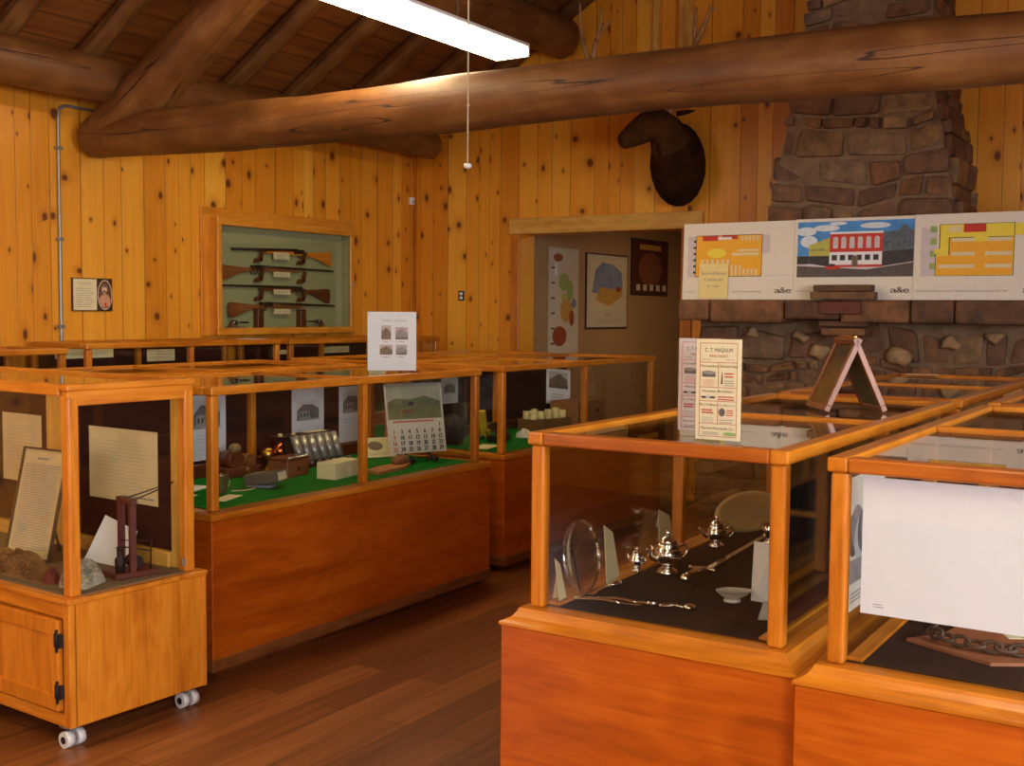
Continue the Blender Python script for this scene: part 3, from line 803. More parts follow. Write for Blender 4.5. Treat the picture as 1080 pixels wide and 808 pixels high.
# ------------------------------------------------------------------ elk head on the wall
elk = thing('mounted_elk_head', 'brown elk head with antlers mounted above the doorway', 'mounted head', (0, 0, 0))
ELKN = fur('elk_neck_fur', (36, 18, 8), (66, 36, 16)); ELKF = fur('elk_face_fur', (60, 36, 17), (92, 58, 29))
m = MB()
ring = [((8.635, 3.88, 2.78), (.15, .22)), ((8.58, 3.88, 2.77), (.20, .29)), ((8.45, 3.85, 2.73), (.225, .335)), ((8.32, 3.81, 2.76), (.205, .30)), ((8.24, 3.81, 2.87), (.165, .21)), ((8.17, 3.84, 2.96), (.135, .155)),
        ((8.11, 3.88, 3.00), (.125, .135)), ((8.05, 3.94, 2.98), (.112, .118)), ((7.99, 4.00, 2.925), (.094, .098)), ((7.95, 4.045, 2.885), (.078, .076)), ((7.925, 4.072, 2.868), (.068, .064)), ((7.908, 4.088, 2.86), (.050, .048))]
m.tube([r[0] for r in ring], [r[1] for r in ring], 22)
body = m.build('head_and_neck', [ELKN, ELKF], elk)
for p in body.data.polygons:
    if p.center.x < 8.19 and p.center.z > 2.80: p.material_index = 1
for sgn, eye in ((1, (8.02, 3.865, 3.035)), (-1, (8.12, 4.02, 3.04))):
    MB().sphere(eye, .016, seg=10).build('eye', plain('glass_eye', (18, 12, 10), .1), elk)
m = MB(); m.sphere((7.918, 4.088, 2.885), (.026, .034, .022), seg=10); m.build('nose', plain('nose_leather', (26, 18, 16), .4), elk)
for b, e in (((8.17, 3.74, 3.08), (8.20, 3.60, 3.10)), ((8.25, 3.93, 3.08), (8.34, 4.03, 3.14))):
    b, e = Vector(b), Vector(e); m = MB(); m.tube([b, b.lerp(e, .4), b.lerp(e, .75), e], [(.02, .02), (.036, .018), (.028, .012), (.005, .005)], 10); m.build('ear', ELKN, elk)
ANT = plain('antler', (170, 128, 78), .5, var=.35, scale=14)
def antler(paths):
    m = MB()
    for ps, r0, r1 in paths:
        c = curve(ps, 6); k = len(c); m.tube(c, [1.3*(r0+(r1-r0)*i/(k-1)) for i in range(k)], 10)
    m.build('antler', ANT, elk)
antler([([(8.15, 3.92, 3.10), (8.22, 4.15, 3.28), (8.22, 4.42, 3.47), (8.2, 4.55, 3.62), (8.2, 4.61, 3.82), (8.2, 4.625, 4.05)], .03, .008),
        ([(8.2, 4.50, 3.52), (8.16, 4.46, 3.68), (8.14, 4.40, 3.83), (8.12, 4.39, 3.97)], .02, .005), ([(8.15, 4.44, 3.72), (8.12, 4.36, 3.80), (8.1, 4.27, 3.85)], .014, .004),
        ([(8.14, 3.94, 3.13), (8.0, 4.05, 3.16), (7.9, 4.12, 3.25)], .018, .005)])
antler([([(8.18, 3.82, 3.10), (8.24, 3.70, 3.28), (8.22, 3.62, 3.46), (8.2, 3.615, 3.65), (8.2, 3.60, 3.88)], .03, .008),
        ([(8.2, 3.61, 3.60), (8.16, 3.52, 3.72), (8.14, 3.46, 3.86)], .02, .007), ([(8.15, 3.48, 3.80), (8.12, 3.41, 3.84)], .012, .004),
        ([(8.17, 3.80, 3.13), (8.02, 3.78, 3.18), (7.92, 3.80, 3.27)], .018, .005)])

# ------------------------------------------------------------------ hanging light and pull cord
cl = thing('ceiling_light', 'long white fluorescent ceiling light hanging under the log roof', 'ceiling light', (0, 0, 0))
LX0, LX1, LYC, LZ = 3.88, 6.30, 4.06, 3.185
MB().box(LX0, LX1, LYC-.125, LYC+.125, LZ, LZ+.06, .01, seg=2).build('diffuser', TUBE, cl)
MB().box(LX0-.02, LX1+.02, LYC-.13, LYC+.13, LZ+.06, LZ+.085, .004).build('housing', WPLAST, cl)
for xx in (LX0-.02, LX1): MB().box(xx, xx+.02, LYC-.13, LYC+.13, LZ-.002, LZ+.06, .003).build('end_cap', WPLAST, cl)
for xx in (LX0+.3,): MB().tube([(xx, LYC, LZ+.085), (xx, LYC, deck(LYC)-.02)], .005, 6).build('hanger_rod', GREYMET, cl)
for xx in (LX1-.6,): MB().tube([(xx, LYC, LZ+.085), (xx, LYC, deck(LYC)-.02)], .005, 6).build('hanger_rod', GREYMET, cl)
def more_light(dx, dy, label):
    c = copy_tree(cl); c.location = (dx, dy, 0); c['label'] = label; return c
more_light(-4.6, 0, 'fluorescent ceiling light behind the photographer over the long case')
more_light(-4.6, -3.4, 'fluorescent ceiling light behind the photographer over the silver case')
pc = thing('pull_cord', 'thin pale pull cord with a round bead, hanging in front of the log beam', 'cord', (4.4, 3.074, 0))
MB().tube([(0, 0, 2.24), (0, 0, deck(3.074)-.01)], .0035, 6).build('string', plain('string', (206, 190, 150), .8), pc)
MB().sphere((0, 0, 2.225), (.020, .020, .014), seg=14).build('bead', WPLAST, pc)
MB().tube([(0, 0, 2.50), (.004, 0, 2.508)], .006, 8).build('knot', plain('string', (206, 190, 150), .8), pc)

# ------------------------------------------------------------------ things on the pine walls
gc = thing('gun_cabinet', 'shallow glazed pine wall cabinet lined with green felt, holding four long guns', 'display cabinet', (0, 0, 0))
GX0, GX1, GZ0, GZ1, GY = 6.055, 7.63, 1.345, 2.245, 6.545
wbox('wall_casing', 'frame', gc, 5.985, 7.745, WY-.022, WY, 2.235, 2.318, .004, 'x'); wbox('wall_casing', 'frame', gc, 5.985, 6.085, WY-.022, WY, 1.335, 2.235, .004, 'z')
wbox('wall_casing', 'frame', gc, 7.67, 7.745, WY-.022, WY, 1.335, 2.235, .004, 'z')
FT = .058
wbox('front_frame', 'frame', gc, GX0, GX1, GY-.02, GY, GZ1-.062, GZ1, .004, 'x'); wbox('front_frame', 'frame', gc, GX0, GX1, GY-.02, GY, GZ0, GZ0+.055, .004, 'x')
wbox('front_frame', 'frame', gc, GX0, GX0+.045, GY-.02, GY, GZ0+.055, GZ1-.062, .004, 'z'); wbox('front_frame', 'frame', gc, GX1-.05, GX1, GY-.02, GY, GZ0+.055, GZ1-.062, .004, 'z')
m = MB(); m.box(GX0+.01, GX0+.025, GY, WY-.001, GZ0, GZ1); m.box(GX1-.03, GX1-.012, GY, WY-.001, GZ0, GZ1); m.box(GX0+.02, GX1-.02, GY, WY-.001, GZ0, GZ0+.03); m.box(GX0+.02, GX1-.02, GY, WY-.001, GZ1-.03, GZ1)
m.build('carcass', [wood('frame', 'z')], gc)
MB().box(GX0+.02, GX1-.03, WY-.012, WY-.002, GZ0+.02, GZ1-.02).build('felt_back', GUNFELT, gc)
m = MB(); m.box(GX1-.036, GX1-.031, GY, WY-.012, GZ0+.03, GZ1-.03); m.box(GX0+.026, GX0+.03, GY, WY-.012, GZ0+.03, GZ1-.03); m.box(GX0+.03, GX1-.036, GY, WY-.012, GZ1-.036, GZ1-.031); m.box(GX0+.03, GX1-.036, GY, WY-.012, GZ0+.031, GZ0+.036); m.build('felt_sides', GUNFELT, gc)
MB().box(GX0+.04, GX1-.045, GY-.008, GY-.004, GZ0+.05, GZ1-.057).build('glass_pane', GLASS, gc)
MB().box(GX1-.03, GX1-.018, GY-.026, GY-.02, 1.75, 1.79, .002).build('catch', GREYMET, gc)
LEATH = plain('leather_strap', (140, 72, 38), .6, var=.2)
GUNX = {}
for bx_, lean in ((6.56, .02), (7.05, .03)):
    for zc in (2.00, 1.845, 1.695): 
        m = MB(); m.prism([(bx_-.035, WY-.012, zc-.085), (bx_-.012, WY-.012, zc-.085), (bx_+.026, WY-.012, zc-.050), (bx_+.012, WY-.012, zc-.046), (bx_-.02, WY-.012, zc-.052)], (0, -.058, 0)); m.prism([(bx_-.018, WY-.062, zc-.075), (bx_+.016, WY-.062, zc-.075), (bx_+.036, WY-.062, zc+.012), (bx_+.006, WY-.062, zc+.026)], (0, -.008, 0)); m.build('gun_rest', wood('dark', 'z'), gc)
    MB().box(bx_-.035, bx_+.03, WY-.070, WY-.012, GZ0+.036, 1.548, .004).build('rest_post', wood('dark', 'z'), gc)
def gun(label, xb, xm, z, tilt, wk, scopey=0, col='walnut', barrel_r=.010):
    """butt at xb, muzzle at xm"""
    L = abs(xm-xb); d = 1 if xm > xb else -1
    g = thing('rifle', label, 'rifle', ((xb+xm)/2, WY-.040, z), 0, 'long guns in the wall cabinet')
    def P(u, v): 
        return Vector((d*(u-L/2), 0, v+tilt*(u-L/2)))
    pr = [(0, -.005), (.02, .012), (.26, .0), (.36, .004), (.40, .012), (.62, .006), (L*.68, .004), (L*.68, -.014), (.62, -.02), (.40, -.024), (.30, -.030), (.22, -.045), (.03, -.112), (.005, -.105)]
    m = MB(); m.prism([P(u, v)+Vector((0, .014, 0)) for u, v in pr], (0, -.028, 0)); o = m.build('stock', wood(col, 'x'), g)
    bmm = bmesh.new(); bmm.from_mesh(o.data); bmesh.ops.bevel(bmm, geom=bmm.edges[:], offset=.005, segments=2, affect='EDGES'); bmm.to_mesh(o.data); bmm.free()
    MB().tube([P(.42, .016), P(L, .016)], [barrel_r*1.15, barrel_r*.8], 10).build('barrel', GUNMETAL, g)
    m = MB(); c0, c1 = P(.33, .0), P(.46, .03); m.prism([P(.33, -.012)+Vector((0, .016, 0)), P(.47, -.012)+Vector((0, .016, 0)), P(.47, .024)+Vector((0, .016, 0)), P(.35, .022)+Vector((0, .016, 0))], (0, -.032, 0)); m.build('receiver', GUNMETAL, g)
    m = MB(); m.tube([P(.33, -.022), P(.345, -.05), P(.385, -.052), P(.41, -.022)], .004, 6); m.tube([P(.365, -.018), P(.368, -.04)], .003, 6); m.build('trigger_guard', GUNMETAL, g)
    m = MB(); m.tube([P(.36, .012)+Vector((0, -.016, 0)), P(.345, -.004)+Vector((0, -.03, 0))], .006, 8); m.sphere(P(.342, -.008)+Vector((0, -.032, 0)), .010, seg=8); m.build('hammer', STEEL, g)
gun('pale-stocked shotgun on the topmost rests of the gun cabinet', 7.42, 6.28, 2.012, -.028, 0, col='oak', barrel_r=.013)
gun('rifle on the second rests down, butt towards the plaque', 6.14, 7.45, 1.868, -.01, 0)
gun('dark-stocked rifle on the third rests down of the gun cabinet', 7.40, 6.17, 1.712, .0, 0, col='dark')
gun('rifle on the lowest rests, above the small revolvers', 6.235, 7.46, 1.575, -.02, 0)
for z, hh, lab in ((1.977, .056, 'largest cream label card, under the topmost gun of the cabinet'), (1.828, .042, 'cream label card under the second gun of the cabinet'), (1.686, .042, 'cream label card under the third gun of the cabinet'), (1.528, .04, 'cream label card under the lowest gun of the cabinet')):
    w = .18 if hh > .05 else .19; s = Sheet(w, hh, .002, CREAM); s.lines(.02, .008, w-.02, hh-.008, 3, FAINT)
    tag(s.build('label_card', None, (6.70, WY-.070, z-hh/2), (1, 0, 0)), lab, 'label', 'label cards in the gun cabinet')
for xx, zz, d, lab in ((6.30, 1.415, 1, 'small revolver in the cabinet corner below the rifle butt'), (7.22, 1.42, -1, 'small dark revolver lying by the cabinet catch side')):
    g = thing('revolver', lab, 'revolver', (xx, WY-.06, zz+.006), 0, 'small revolvers in the cabinet')
    MB().tube([(0, 0, .02), (d*.13, 0, .02)], .008, 8).build('barrel', STEEL, g)
    MB().tube([(-d*.045, 0, .018), (0, 0, .018)], .019, 12).build('cylinder', STEEL, g)
    MB().prism([(-d*.04, .008, .025), (-d*.06, .008, .02), (-d*.10, .008, -.034), (-d*.065, .008, -.036), (-d*.035, .008, 0)], (0, -.018, 0)).build('grip', wood('walnut', 'z'), g)
    MB().tube([(-d*.03, 0, .0), (-d*.02, 0, -.022), (d*.01, 0, -.018), (d*.012, 0, .01)], .003, 6).build('trigger_guard', STEEL, g)
for xx, w, lab in ((6.10, .17, 'cream card at the bottom of the gun cabinet, butt end corner'), (7.37, .17, 'cream card at the bottom of the gun cabinet by the catch')):
    tag(MB().box(xx, xx+w, WY-.10, WY-.04, GZ0+.0365, GZ0+.047).build('small_card', CREAM), lab, 'card', 'cards on the cabinet floor')

pl = thing('portrait_plaque', 'dark plaque with a cream text sheet and an oval portrait on the pine wall', 'plaque', (0, 0, 0))
MB().box(4.858, 5.182, WY-.018, WY, 1.523, 1.749, .003).build('backing_board', plain('plaque_brown', (62, 34, 20), .5), pl)
s = Sheet(.186, .212, .002, CREAM); s.lines(.02, .02, .166, .16, 9, FAINT, .3); s.lines(.04, .172, .15, .195, 2, FAINT, .3); s.build('text_sheet', pl, (4.864, WY-.020, 1.53), (1, 0, 0))
s = Sheet(.002, .002, .001, PAPER)
SK = plain('portrait_skin', (222, 190, 152), .6); CO = plain('portrait_coat', (206, 146, 112), .6, var=.25, scale=60); BGP = plain('portrait_ground', (112, 62, 42), .6, var=.15)
s.ell(.0, .0, .060, .103, plain('portrait_rim', (230, 206, 176), .5)); s.ell(0, 0, .055, .097, BGP)
s.poly([(-.05, -.028), (-.028, -.002), (0, .008), (.03, -.004), (.045, -.035), (.035, -.07), (0, -.094), (-.036, -.07)], CO); s.poly([(-.006, -.06), (.012, -.05), (.012, -.085), (0, -.092)], RED)
s.ell(-.004, .038, .021, .030, SK); s.ell(-.004, .062, .023, .012, BROWN_PRINT); s.ell(-.004, .022, .014, .010, BROWN_PRINT)
s.build('oval_portrait', pl, (5.117, WY-.019, 1.636), (1, 0, 0))
cd = thing('conduit', 'thin metal conduit running up the pine wall beside the plaque', 'conduit', (0, 0, 0))
MB().tube([(4.77, WY-.015, .72)]+[(4.77, WY-.015, 1.0+.1*i) for i in range(18)]+curve([(4.77, WY-.015, 2.80), (4.785, WY-.015, 2.86), (4.83, WY-.015, 2.885), (4.90, WY-.015, 2.885)], 5)+[(5.3, WY-.015, 2.885)], .011, 10).build('pipe', GREYMET, cd)
for z in (1.42, 2.0, 2.6): MB().box(4.745, 4.795, WY-.03, WY-.002, z-.01, z+.01, .002).build('strap', GREYMET, cd)
sb = thing('light_switch', 'small white plastic box on the pine wall near the room corner', 'switch', (0, 0, 0))
MB().box(8.555, 8.605, WY-.035, WY, 2.54, 2.61, .006, seg=2).build('housing', WPLAST, sb); MB().sphere((8.58, WY-.036, 2.57), (.012, .006, .012), seg=10).build('lens', GREYMET, sb)
ou = thing('electrical_outlet', 'dark electrical outlet plate on the pine wall by the corner', 'outlet', (0, 0, 0))
MB().box(WX-.008, WX, 6.06, 6.13, 1.64, 1.73, .003).build('plate', plain('outlet_plate', (48, 40, 34), .4, .3), ou)
for z in (1.666, 1.704): MB().box(WX-.012, WX-.008, 6.078, 6.112, z-.013, z+.013, .003).build('receptacle', WPLAST, ou)

# ------------------------------------------------------------------ next room's wall posters
def wallposter(label, x0, x1, z0, z1, draw, frame=None):
    s = Sheet(x1-x0, z1-z0, .012, frame or plain('poster_edge', (60, 46, 36), .5)); draw(s, x1-x0, z1-z0)
    tag(s.build('wall_poster', None, (x0, 5.705, z0), (1, 0, 0)), label, 'poster')
PB = plain('poster_ground', (206, 194, 172), .6, var=.05); GOLD = plain('poster_gold', (196, 150, 70), .6, var=.2); BLUE = plain('poster_blue_grey', (128, 138, 166), .6, var=.2, scale=8); RST = plain('poster_rust', (150, 72, 34), .6, var=.2)
def w1(s, w, h):
    s.rect(.012, .012, w-.012, h-.012, PB)
    for c in ((.18, h-.10, .09, .04, RST), (.14, h-.22, .03, .07, PAPER), (.30, h-.34, .11, .09, GREENP), (.42, h-.42, .07, .10, GREENP), (.35, h-.62, .12, .12, GOLD), (.46, h-.70, .05, .08, RST), (.22, h-.88, .14, .10, RST), (.5, h-.55, .05, .05, BLUE), (.3, h-.49, .05, .04, OLIVE)): s.ell(*c)
    for k in range(6): s.rect(.05, .1+k*.15, .12, .115+k*.15, INK)
def w2(s, w, h):
    s.rect(.015, .015, w-.015, h-.015, PB); s.rect(.08, .2, w-.08, h-.06, plain('map_cream', (214, 200, 164), .6))
    s.poly([(.12, .38), (.2, .62), (.35, .70), (.6, .68), (.8, .60), (.82, .42), (.6, .36), (.4, .34)], BLUE); s.poly([(.2, .3), (.5, .24), (.8, .34), (.82, .42), (.55, .42), (.3, .44)], GOLD); s.ell(.72, .42, .06, .03, RST)
    s.text('MAP', .42, .12, .05, GREYINK); s.lines(.2, .06, .8, .11, 2, FAINT)
def w3(s, w, h):
    s.rect(.03, .03, w-.03, h-.03, plain('poster_dark_red', (84, 36, 22), .5, var=.3)); s.ell(w/2, h/2-.02, .30, .19, plain('poster_dim', (128, 76, 50), .6, var=.2))
    for k in range(5): s.rect(.12+k*.17, .05, .22+k*.17, .12, PB)
    s.rect(.2, h-.12, w-.2, h-.06, GOLD)
wallposter('tall narrow poster of coloured shapes inside the next room', 9.56, 10.16, 1.12, 2.18, w1, plain('poster_edge_pale', (190, 176, 150), .5))
wallposter('framed pale map with a blue patch on the next room wall', 10.32, 11.26, 1.37, 2.16, w2)
wallposter('dark red framed picture on the next room wall', 11.35, 12.30, 1.74, 2.37, w3)

# ------------------------------------------------------------------ things standing on top of the cases
def acrylic(name, label, cat, loc, rz, w, h, draw, base=PAPER, foot=True, group=None, two=False):
    """upright card in a clear holder; the card faces -y of the holder"""
    t = thing(name, label, cat, loc, rz, group)
    s = Sheet(w-.006, h-.02, .002, base); draw(s, w-.006, h-.02); s.build('card', t, (-w/2+.003, 0, .016), (1, 0, 0))
    g = MB(); g.box(-w/2, w/2, -.0045, -.002, .0, h); g.box(-w/2, w/2, .003, .0055, .0, h); g.box(-w/2, w/2, -.02, .035, .0, .003); g.build('clear_holder', GLASS, t)
    return t
def menu(s, w, h):
    s.frame(.010, .008, w-.010, h-.010, .0014, REDINK)
    s.text('C. T. MAGNUM', w/2, h-.034, .015, INK, w*.62, True); s.text('MERCHANT', w/2, h-.048, .010, REDINK, w*.42, True)
    s.text('TWO STORES', .016, h-.056, .005, GREYINK, w*.2); s.text('EVERY DAY', w-.042, h-.056, .005, GREYINK, w*.2)
    for v in (h-.062, h-.128, h-.164, h-.224): s.rect(.010, v, w-.010, v+.0013, REDINK)
    s.rect(w/2-.0007, h-.128, w/2+.0007, h-.062, REDINK); s.rect(w/2-.0007, h-.224, w/2+.0007, h-.164, REDINK)
    s.text('The Living Rock', .013, h-.074, .009, INK, w*.38); s.text('Silver Spirit Lamps', w/2+.004, h-.074, .009, INK, w*.38)
    s.rect(.018, h-.100, w/2-.008, h-.086, PHOTO_D); s.ell(w*.28, h-.088, .018, .005, PHOTO_M); s.lines(.02, h-.124, w/2-.008, h-.104, 4, plain('pale_red_print', (216, 150, 130), .7), .3)
    s.poly([(w*.56, h-.118), (w*.60, h-.118), (w*.595, h-.095), (w*.585, h-.082), (w*.575, h-.095)], PHOTO_D); s.lines(w*.64, h-.100, w-.016, h-.084, 2, REDINK, .4); s.lines(w*.64, h-.122, w-.016, h-.104, 3, GREYINK, .3)
    s.text('Hocker Brothers', w/2, h-.140, .009, INK, w*.7, True); s.rect(.016, h-.156, w*.44, h-.151, INK); s.ell(w*.28, h-.153, .006, .005, PHOTO_L); s.lines(w*.5, h-.160, w-.016, h-.146, 2, REDINK, .4)
    s.text('Dr. J. H. Benson', .013, h-.176, .009, INK, w*.38); s.text('Confections', w/2+.004, h-.176, .009, GREYINK, w*.36)
    s.lines(.018, h-.196, w/2-.008, h-.182, 2, REDINK, .5); s.lines(.018, h-.220, w/2-.008, h-.202, 3, GREYINK, .2); s.ell(w*.60, h-.192, .008, .011, PHOTO_D); s.lines(w*.70, h-.200, w-.018, h-.182, 3, REDINK, .4); s.lines(w*.55, h-.220, w-.018, h-.206, 2, GREYINK, .25)
    s.text('Marlow Mercantile Co.', w/2, h-.238, .009, INK, w*.74, True); s.ell(w*.78, h-.249, .018, .005, GREENP); s.lines(.02, h-.252, w*.55, h-.243, 2, GREYINK, .35)
GT = ZR-.010
MENU = plain('menu_cream', (240, 226, 190), .6, var=.02); MENU2 = plain('menu_lilac', (226, 214, 216), .6, var=.02)
aim = math.atan2(-.127, -.014+.0)   # card width direction seen from above
acrylic('card_holder', 'cream advertisement card with red borders in a clear holder, front one of the pair', 'card holder', (2.803, 1.150, GT), math.radians(-88), .130, .286, menu, MENU)
acrylic('card_holder', 'pale advertisement card in a clear holder, half hidden behind the cream one', 'card holder', (2.99, 1.285, GT), math.radians(-88), .130, .282, menu, MENU2)

tf = thing('folding_picture_frame', 'hinged wooden double frame standing like a tent on the case top', 'picture frame', (4.02, 1.13, GT+.0105), math.radians(36))
# local x runs along the ridge, y across
fh, half, ln = .258, .115, .21
for sy, nm in ((1, 'a'), (-1, 'b')):
    ang = math.atan2(half, fh); L = math.hypot(half, fh); th = .020
    m = MB(); m.box(0, ln, -th, 0, 0, .022, .002); m.box(0, ln, -th, 0, L-.022, L, .002); m.box(0, .022, -th, 0, .022, L-.022, .002); m.box(ln-.022, ln, -th, 0, .022, L-.022, .002)
    M = Matrix.Translation((0, sy*half, 0)) @ Matrix.Rotation(sy*ang, 4, 'X') @ Matrix.Diagonal((1, 1 if sy < 0 else 1, 1, 1))
    if sy > 0: M = M @ Matrix.Translation((0, 0, 0))
    else: M = M @ Matrix.Translation((0, th, 0))
    m.xf(M); leaf = m.build('frame_leaf', wood('pink', 'z'), tf)
    MB().box(.018, ln-.018, -th+.004, -.006, .018, L-.018).xf(M).build('picture', plain('sepia_print', (104, 92, 64), .5, var=.3), leaf)
    y0_ = -.004 if sy > 0 else -th+.001
    MB().box(.02, ln-.02, y0_, y0_+.003, .02, L-.02).xf(M).build('glass', glass_mat('frame_glass', (.9, .9, .9), 1.6), leaf)
MB().tube([(.02, 0, fh), (ln-.02, 0, fh)], .004, 8).build('hinge', BRASS, tf)

def signd(s, w, h):
    s.text('HISTORIC BUILDINGS', w*.56, h-.050, .012, GREYINK, w*.5, True)
    for (u, v, a, b, k) in ((.28, .53, .20, .24, 0), (.57, .53, .26, .21, 1), (.25, .27, .26, .17, 2), (.58, .27, .23, .17, 3)):
        x0, y0_, x1, y1_ = u*w, v*h, (u+a)*w, (v+b)*h
        s.rect(x0, y0_, x1, y1_, PINK_PRINT)
        s.poly([(x0, y0_), (x1, y0_), (x1, y0_+(y1_-y0_)*.5), (x0+(x1-x0)*.5, y0_+(y1_-y0_)*.85), (x0, y0_+(y1_-y0_)*.55)], PHOTO_M if k % 2 else BROWN_PRINT)
        s.rect(x0, y0_, x1, y0_+(y1_-y0_)*.2, BROWN_PRINT); s.lines(x0+.01, y0_-.014, x1-.01, y0_-.006, 1, FAINT, .5)
azS = math.radians(-51)
acrylic('sign_holder', 'white sheet with four small building photos in a clear stand on the long case', 'sign holder', (4.715, 3.775, ZB-.0095), azS, .262, .33, signd, PAPER)
acrylic('sign_holder', 'narrow cream card standing behind the four-photo sheet', 'sign holder', (5.965, 4.90, ZB-.0095), azS, .12, .23, lambda s, w, h: s.lines(.02, .03, w-.02, h-.03, 9, FAINT, .3), CREAM)
tag(MB().box(-.12, .12, -.09, .09, 0, .0012).xf(Matrix.Translation((6.03, 6.14, 1.3265)) @ Matrix.Rotation(.5, 4, 'Z')).build('paper_sheet', PAPER), 'loose white paper lying on the wall case under the gun cabinet', 'paper')
tag(MB().box(-.05, .05, -.09, .09, 0, .0012).xf(Matrix.Translation((6.64, 1.50, ZR+.001)) @ Matrix.Rotation(.2, 4, 'Z')).build('paper_slip', CREAM), 'pale paper slip lying on the corner of the case by the fireplace', 'paper')

# ------------------------------------------------------------------ inside the oak case on casters
ZA = AZ+.0105
ca, sa = math.cos(-.043), math.sin(-.043)
def aw(x, y, z=0): return (2.434+x*ca-y*sa, 3.372+x*sa+y*ca, z)
def adoc(label, y1, w, h, z0, m=MANILA, x=AW-ti-.0215):
    s = Sheet(w, h, .0015, m); s.lines(.03, .05, w-.03, h-.04, 14, FAINT, .16, .15); s.lines(w*.5, .02, w-.02, .04, 1, GREYINK, .3)
    o = s.build('handwritten_page', None, (0, 0, 0), (0, -1, 0)); o.location = aw(x, y1, z0); o.rotation_euler = (0, 0, -.043); tag(o, label, 'document')
adoc('aged handwritten page pinned to the oak case back, behind the toy derrick', .665, .445, .295, .765)
adoc('aged page on the oak case back, behind the framed letter', 1.305, .30, .30, .78, x=AW-ti-.0225)
lt = thing('framed_letter', 'dark framed printed letter leaning inside the oak case', 'framed letter', aw(.28, .56, ZA), -.043+.05)
lw, lh = .285, .445; th = math.radians(13)
Ml = Matrix.Rotation(-th, 4, 'Y')  # leans towards +x
def lm(mb_): return mb_.xf(Matrix(((math.cos(th), 0, math.sin(th), 0), (0, 1, 0, 0), (-math.sin(th), 0, math.cos(th), 0.003), (0, 0, 0, 1))))
m = MB(); t0 = .008
m.box(0, .014, 0, lw, 0, t0); m.box(0, .014, 0, lw, lh-t0, lh); m.box(0, .014, 0, t0, t0, lh-t0); m.box(0, .014, lw-t0, lw, t0, lh-t0); lm(m).build('frame', plain('frame_black', (44, 34, 28), .4), lt)
s = Sheet(lw-2*t0, lh-2*t0, .002, MANILA); s.lines(.02, .03, lw-.04, lh-.07, 34, FAINT, .5, .06); s.lines(.09, lh-.055, lw-.11, lh-.04, 1, GREYINK, .5)
u = Vector((0, -1, 0)); o = s.build('page', lt, (.008, lw-t0, t0), (0, -1, 0), (0, 0, 1)); o.data.transform(Matrix(((math.cos(th), 0, math.sin(th), 0), (0, 1, 0, 0), (-math.sin(th), 0, math.cos(th), .003), (0, 0, 0, 1))))
m = MB(); m.tube([(.16, lw/2, .003), (.09, lw/2, .28)], .006, 8); m.build('strut', IRON, lt)
def heap(name, label, cat, loc, rx, ry, rz_, mat, seed, n=26, drop=.0, waves=5, rot=0):
    rg = random.Random(seed); ph = [rg.random()*6 for _ in range(8)]
    def f(u, v):
        th = u*2*PI; r = v
        e = 1+.16*math.sin(3*th+ph[0])+.09*math.sin(5*th+ph[1])+.05*math.sin(9*th+ph[2])
        x, y = rx*r*e*math.cos(th), ry*r*e*math.sin(th)
        z = rz_*(1-r**2)**.6*(.75+.25*math.sin(7*r+ph[3]+2*th)+.14*math.sin(x*40+ph[4])*math.sin(y*38+ph[5])) if r < 1 else 0
        return Vector((x, y, max(z, .001)))
    m = MB(); V = []; bm = m.bm; c = bm.verts.new(f(0, 0)); K = 12; rings = []
    for j in range(1, K+1): rings.append([bm.verts.new(f(i/n, j/K)) for i in range(n)])
    base = [bm.verts.new((v.co.x, v.co.y, 0)) for v in rings[-1]]; rings.append(base)
    for i in range(n): bm.faces.new((c, rings[0][i], rings[0][(i+1) % n])).smooth = True
    for a, b in zip(rings, rings[1:]):
        for i in range(n): bm.faces.new((a[i], b[i], b[(i+1) % n], a[(i+1) % n])).smooth = True
    bm.faces.new(base[::-1]); o = m.build(name, mat); o.location = loc; o.rotation_euler = (0, 0, rot); return tag(o, label, cat)
heap('fur_pelt', 'brown fur pelt on the oak case floor under the framed letter', 'pelt', aw(.140, .57, ZA), .082, .25, .085, fur('brown_fur', (48, 30, 16), (168, 122, 74), 22), 3, 34)
heap('fur_hat', 'grey and white furry hat at the foot of the toy derrick', 'hat', aw(.165, .160, ZA), .085, .072, .085, fur('grey_fur', (34, 28, 28), (200, 188, 162), 16), 8, 30)
heap('cloth_bundle', 'dark red cloth bundle by the oak case corner post', 'cloth', aw(.105, .265, ZA), .028, .034, .055, plain('dark_red_cloth', (104, 30, 28), .9, var=.35, scale=30), 5)
s = Sheet(.20, .16, .001, PAPER)
wc = thing('folded_card', 'blank white card propped against the oak case back behind the derrick', 'card', aw(.405, .355, ZA+.001), -.043)
m = MB(); m.prism([(0, .15, 0), (.0, -.12, 0), (.06, -.11, .135), (.065, .10, .175)], (.002, 0, .001)); m.build('card', PAPER, wc)
m = MB(); m.prism([(.065, .04, .15), (.067, .0, .15), (.095, .0, .0), (.093, .04, .0)], (.001, 0, .001)); m.build('stay', PAPER, wc)
dk = thing('toy_derrick', 'dark wooden model derrick with two uprights and lines', 'model derrick', aw(.345, .150, ZA), -.043-.2)
OXB = plain('oxblood_wood', (92, 38, 28), .5, var=.2)
MB().box(-.07, .10, -.066, .06, 0, .022, .003).build('base', OXB, dk)
for yy, zz in ((.040, .29), (-.055, .285)): MB().box(-.012, .012, yy-.010, yy+.010, .022, zz, .002).build('upright', OXB, dk)
m = MB(); m.box(-.014, .014, -.070, .056, .275, .295, .002); m.build('crosshead', OXB, dk)
m = MB(); m.tube([(0, .03, .285), (.08, -.03, .318), (.17, -.050, .345)], .0025, 6); m.tube([(0, -.04, .285), (.08, -.045, .31), (.165, -.054, .343)], .0025, 6); m.build('boom_line', IRON, dk)
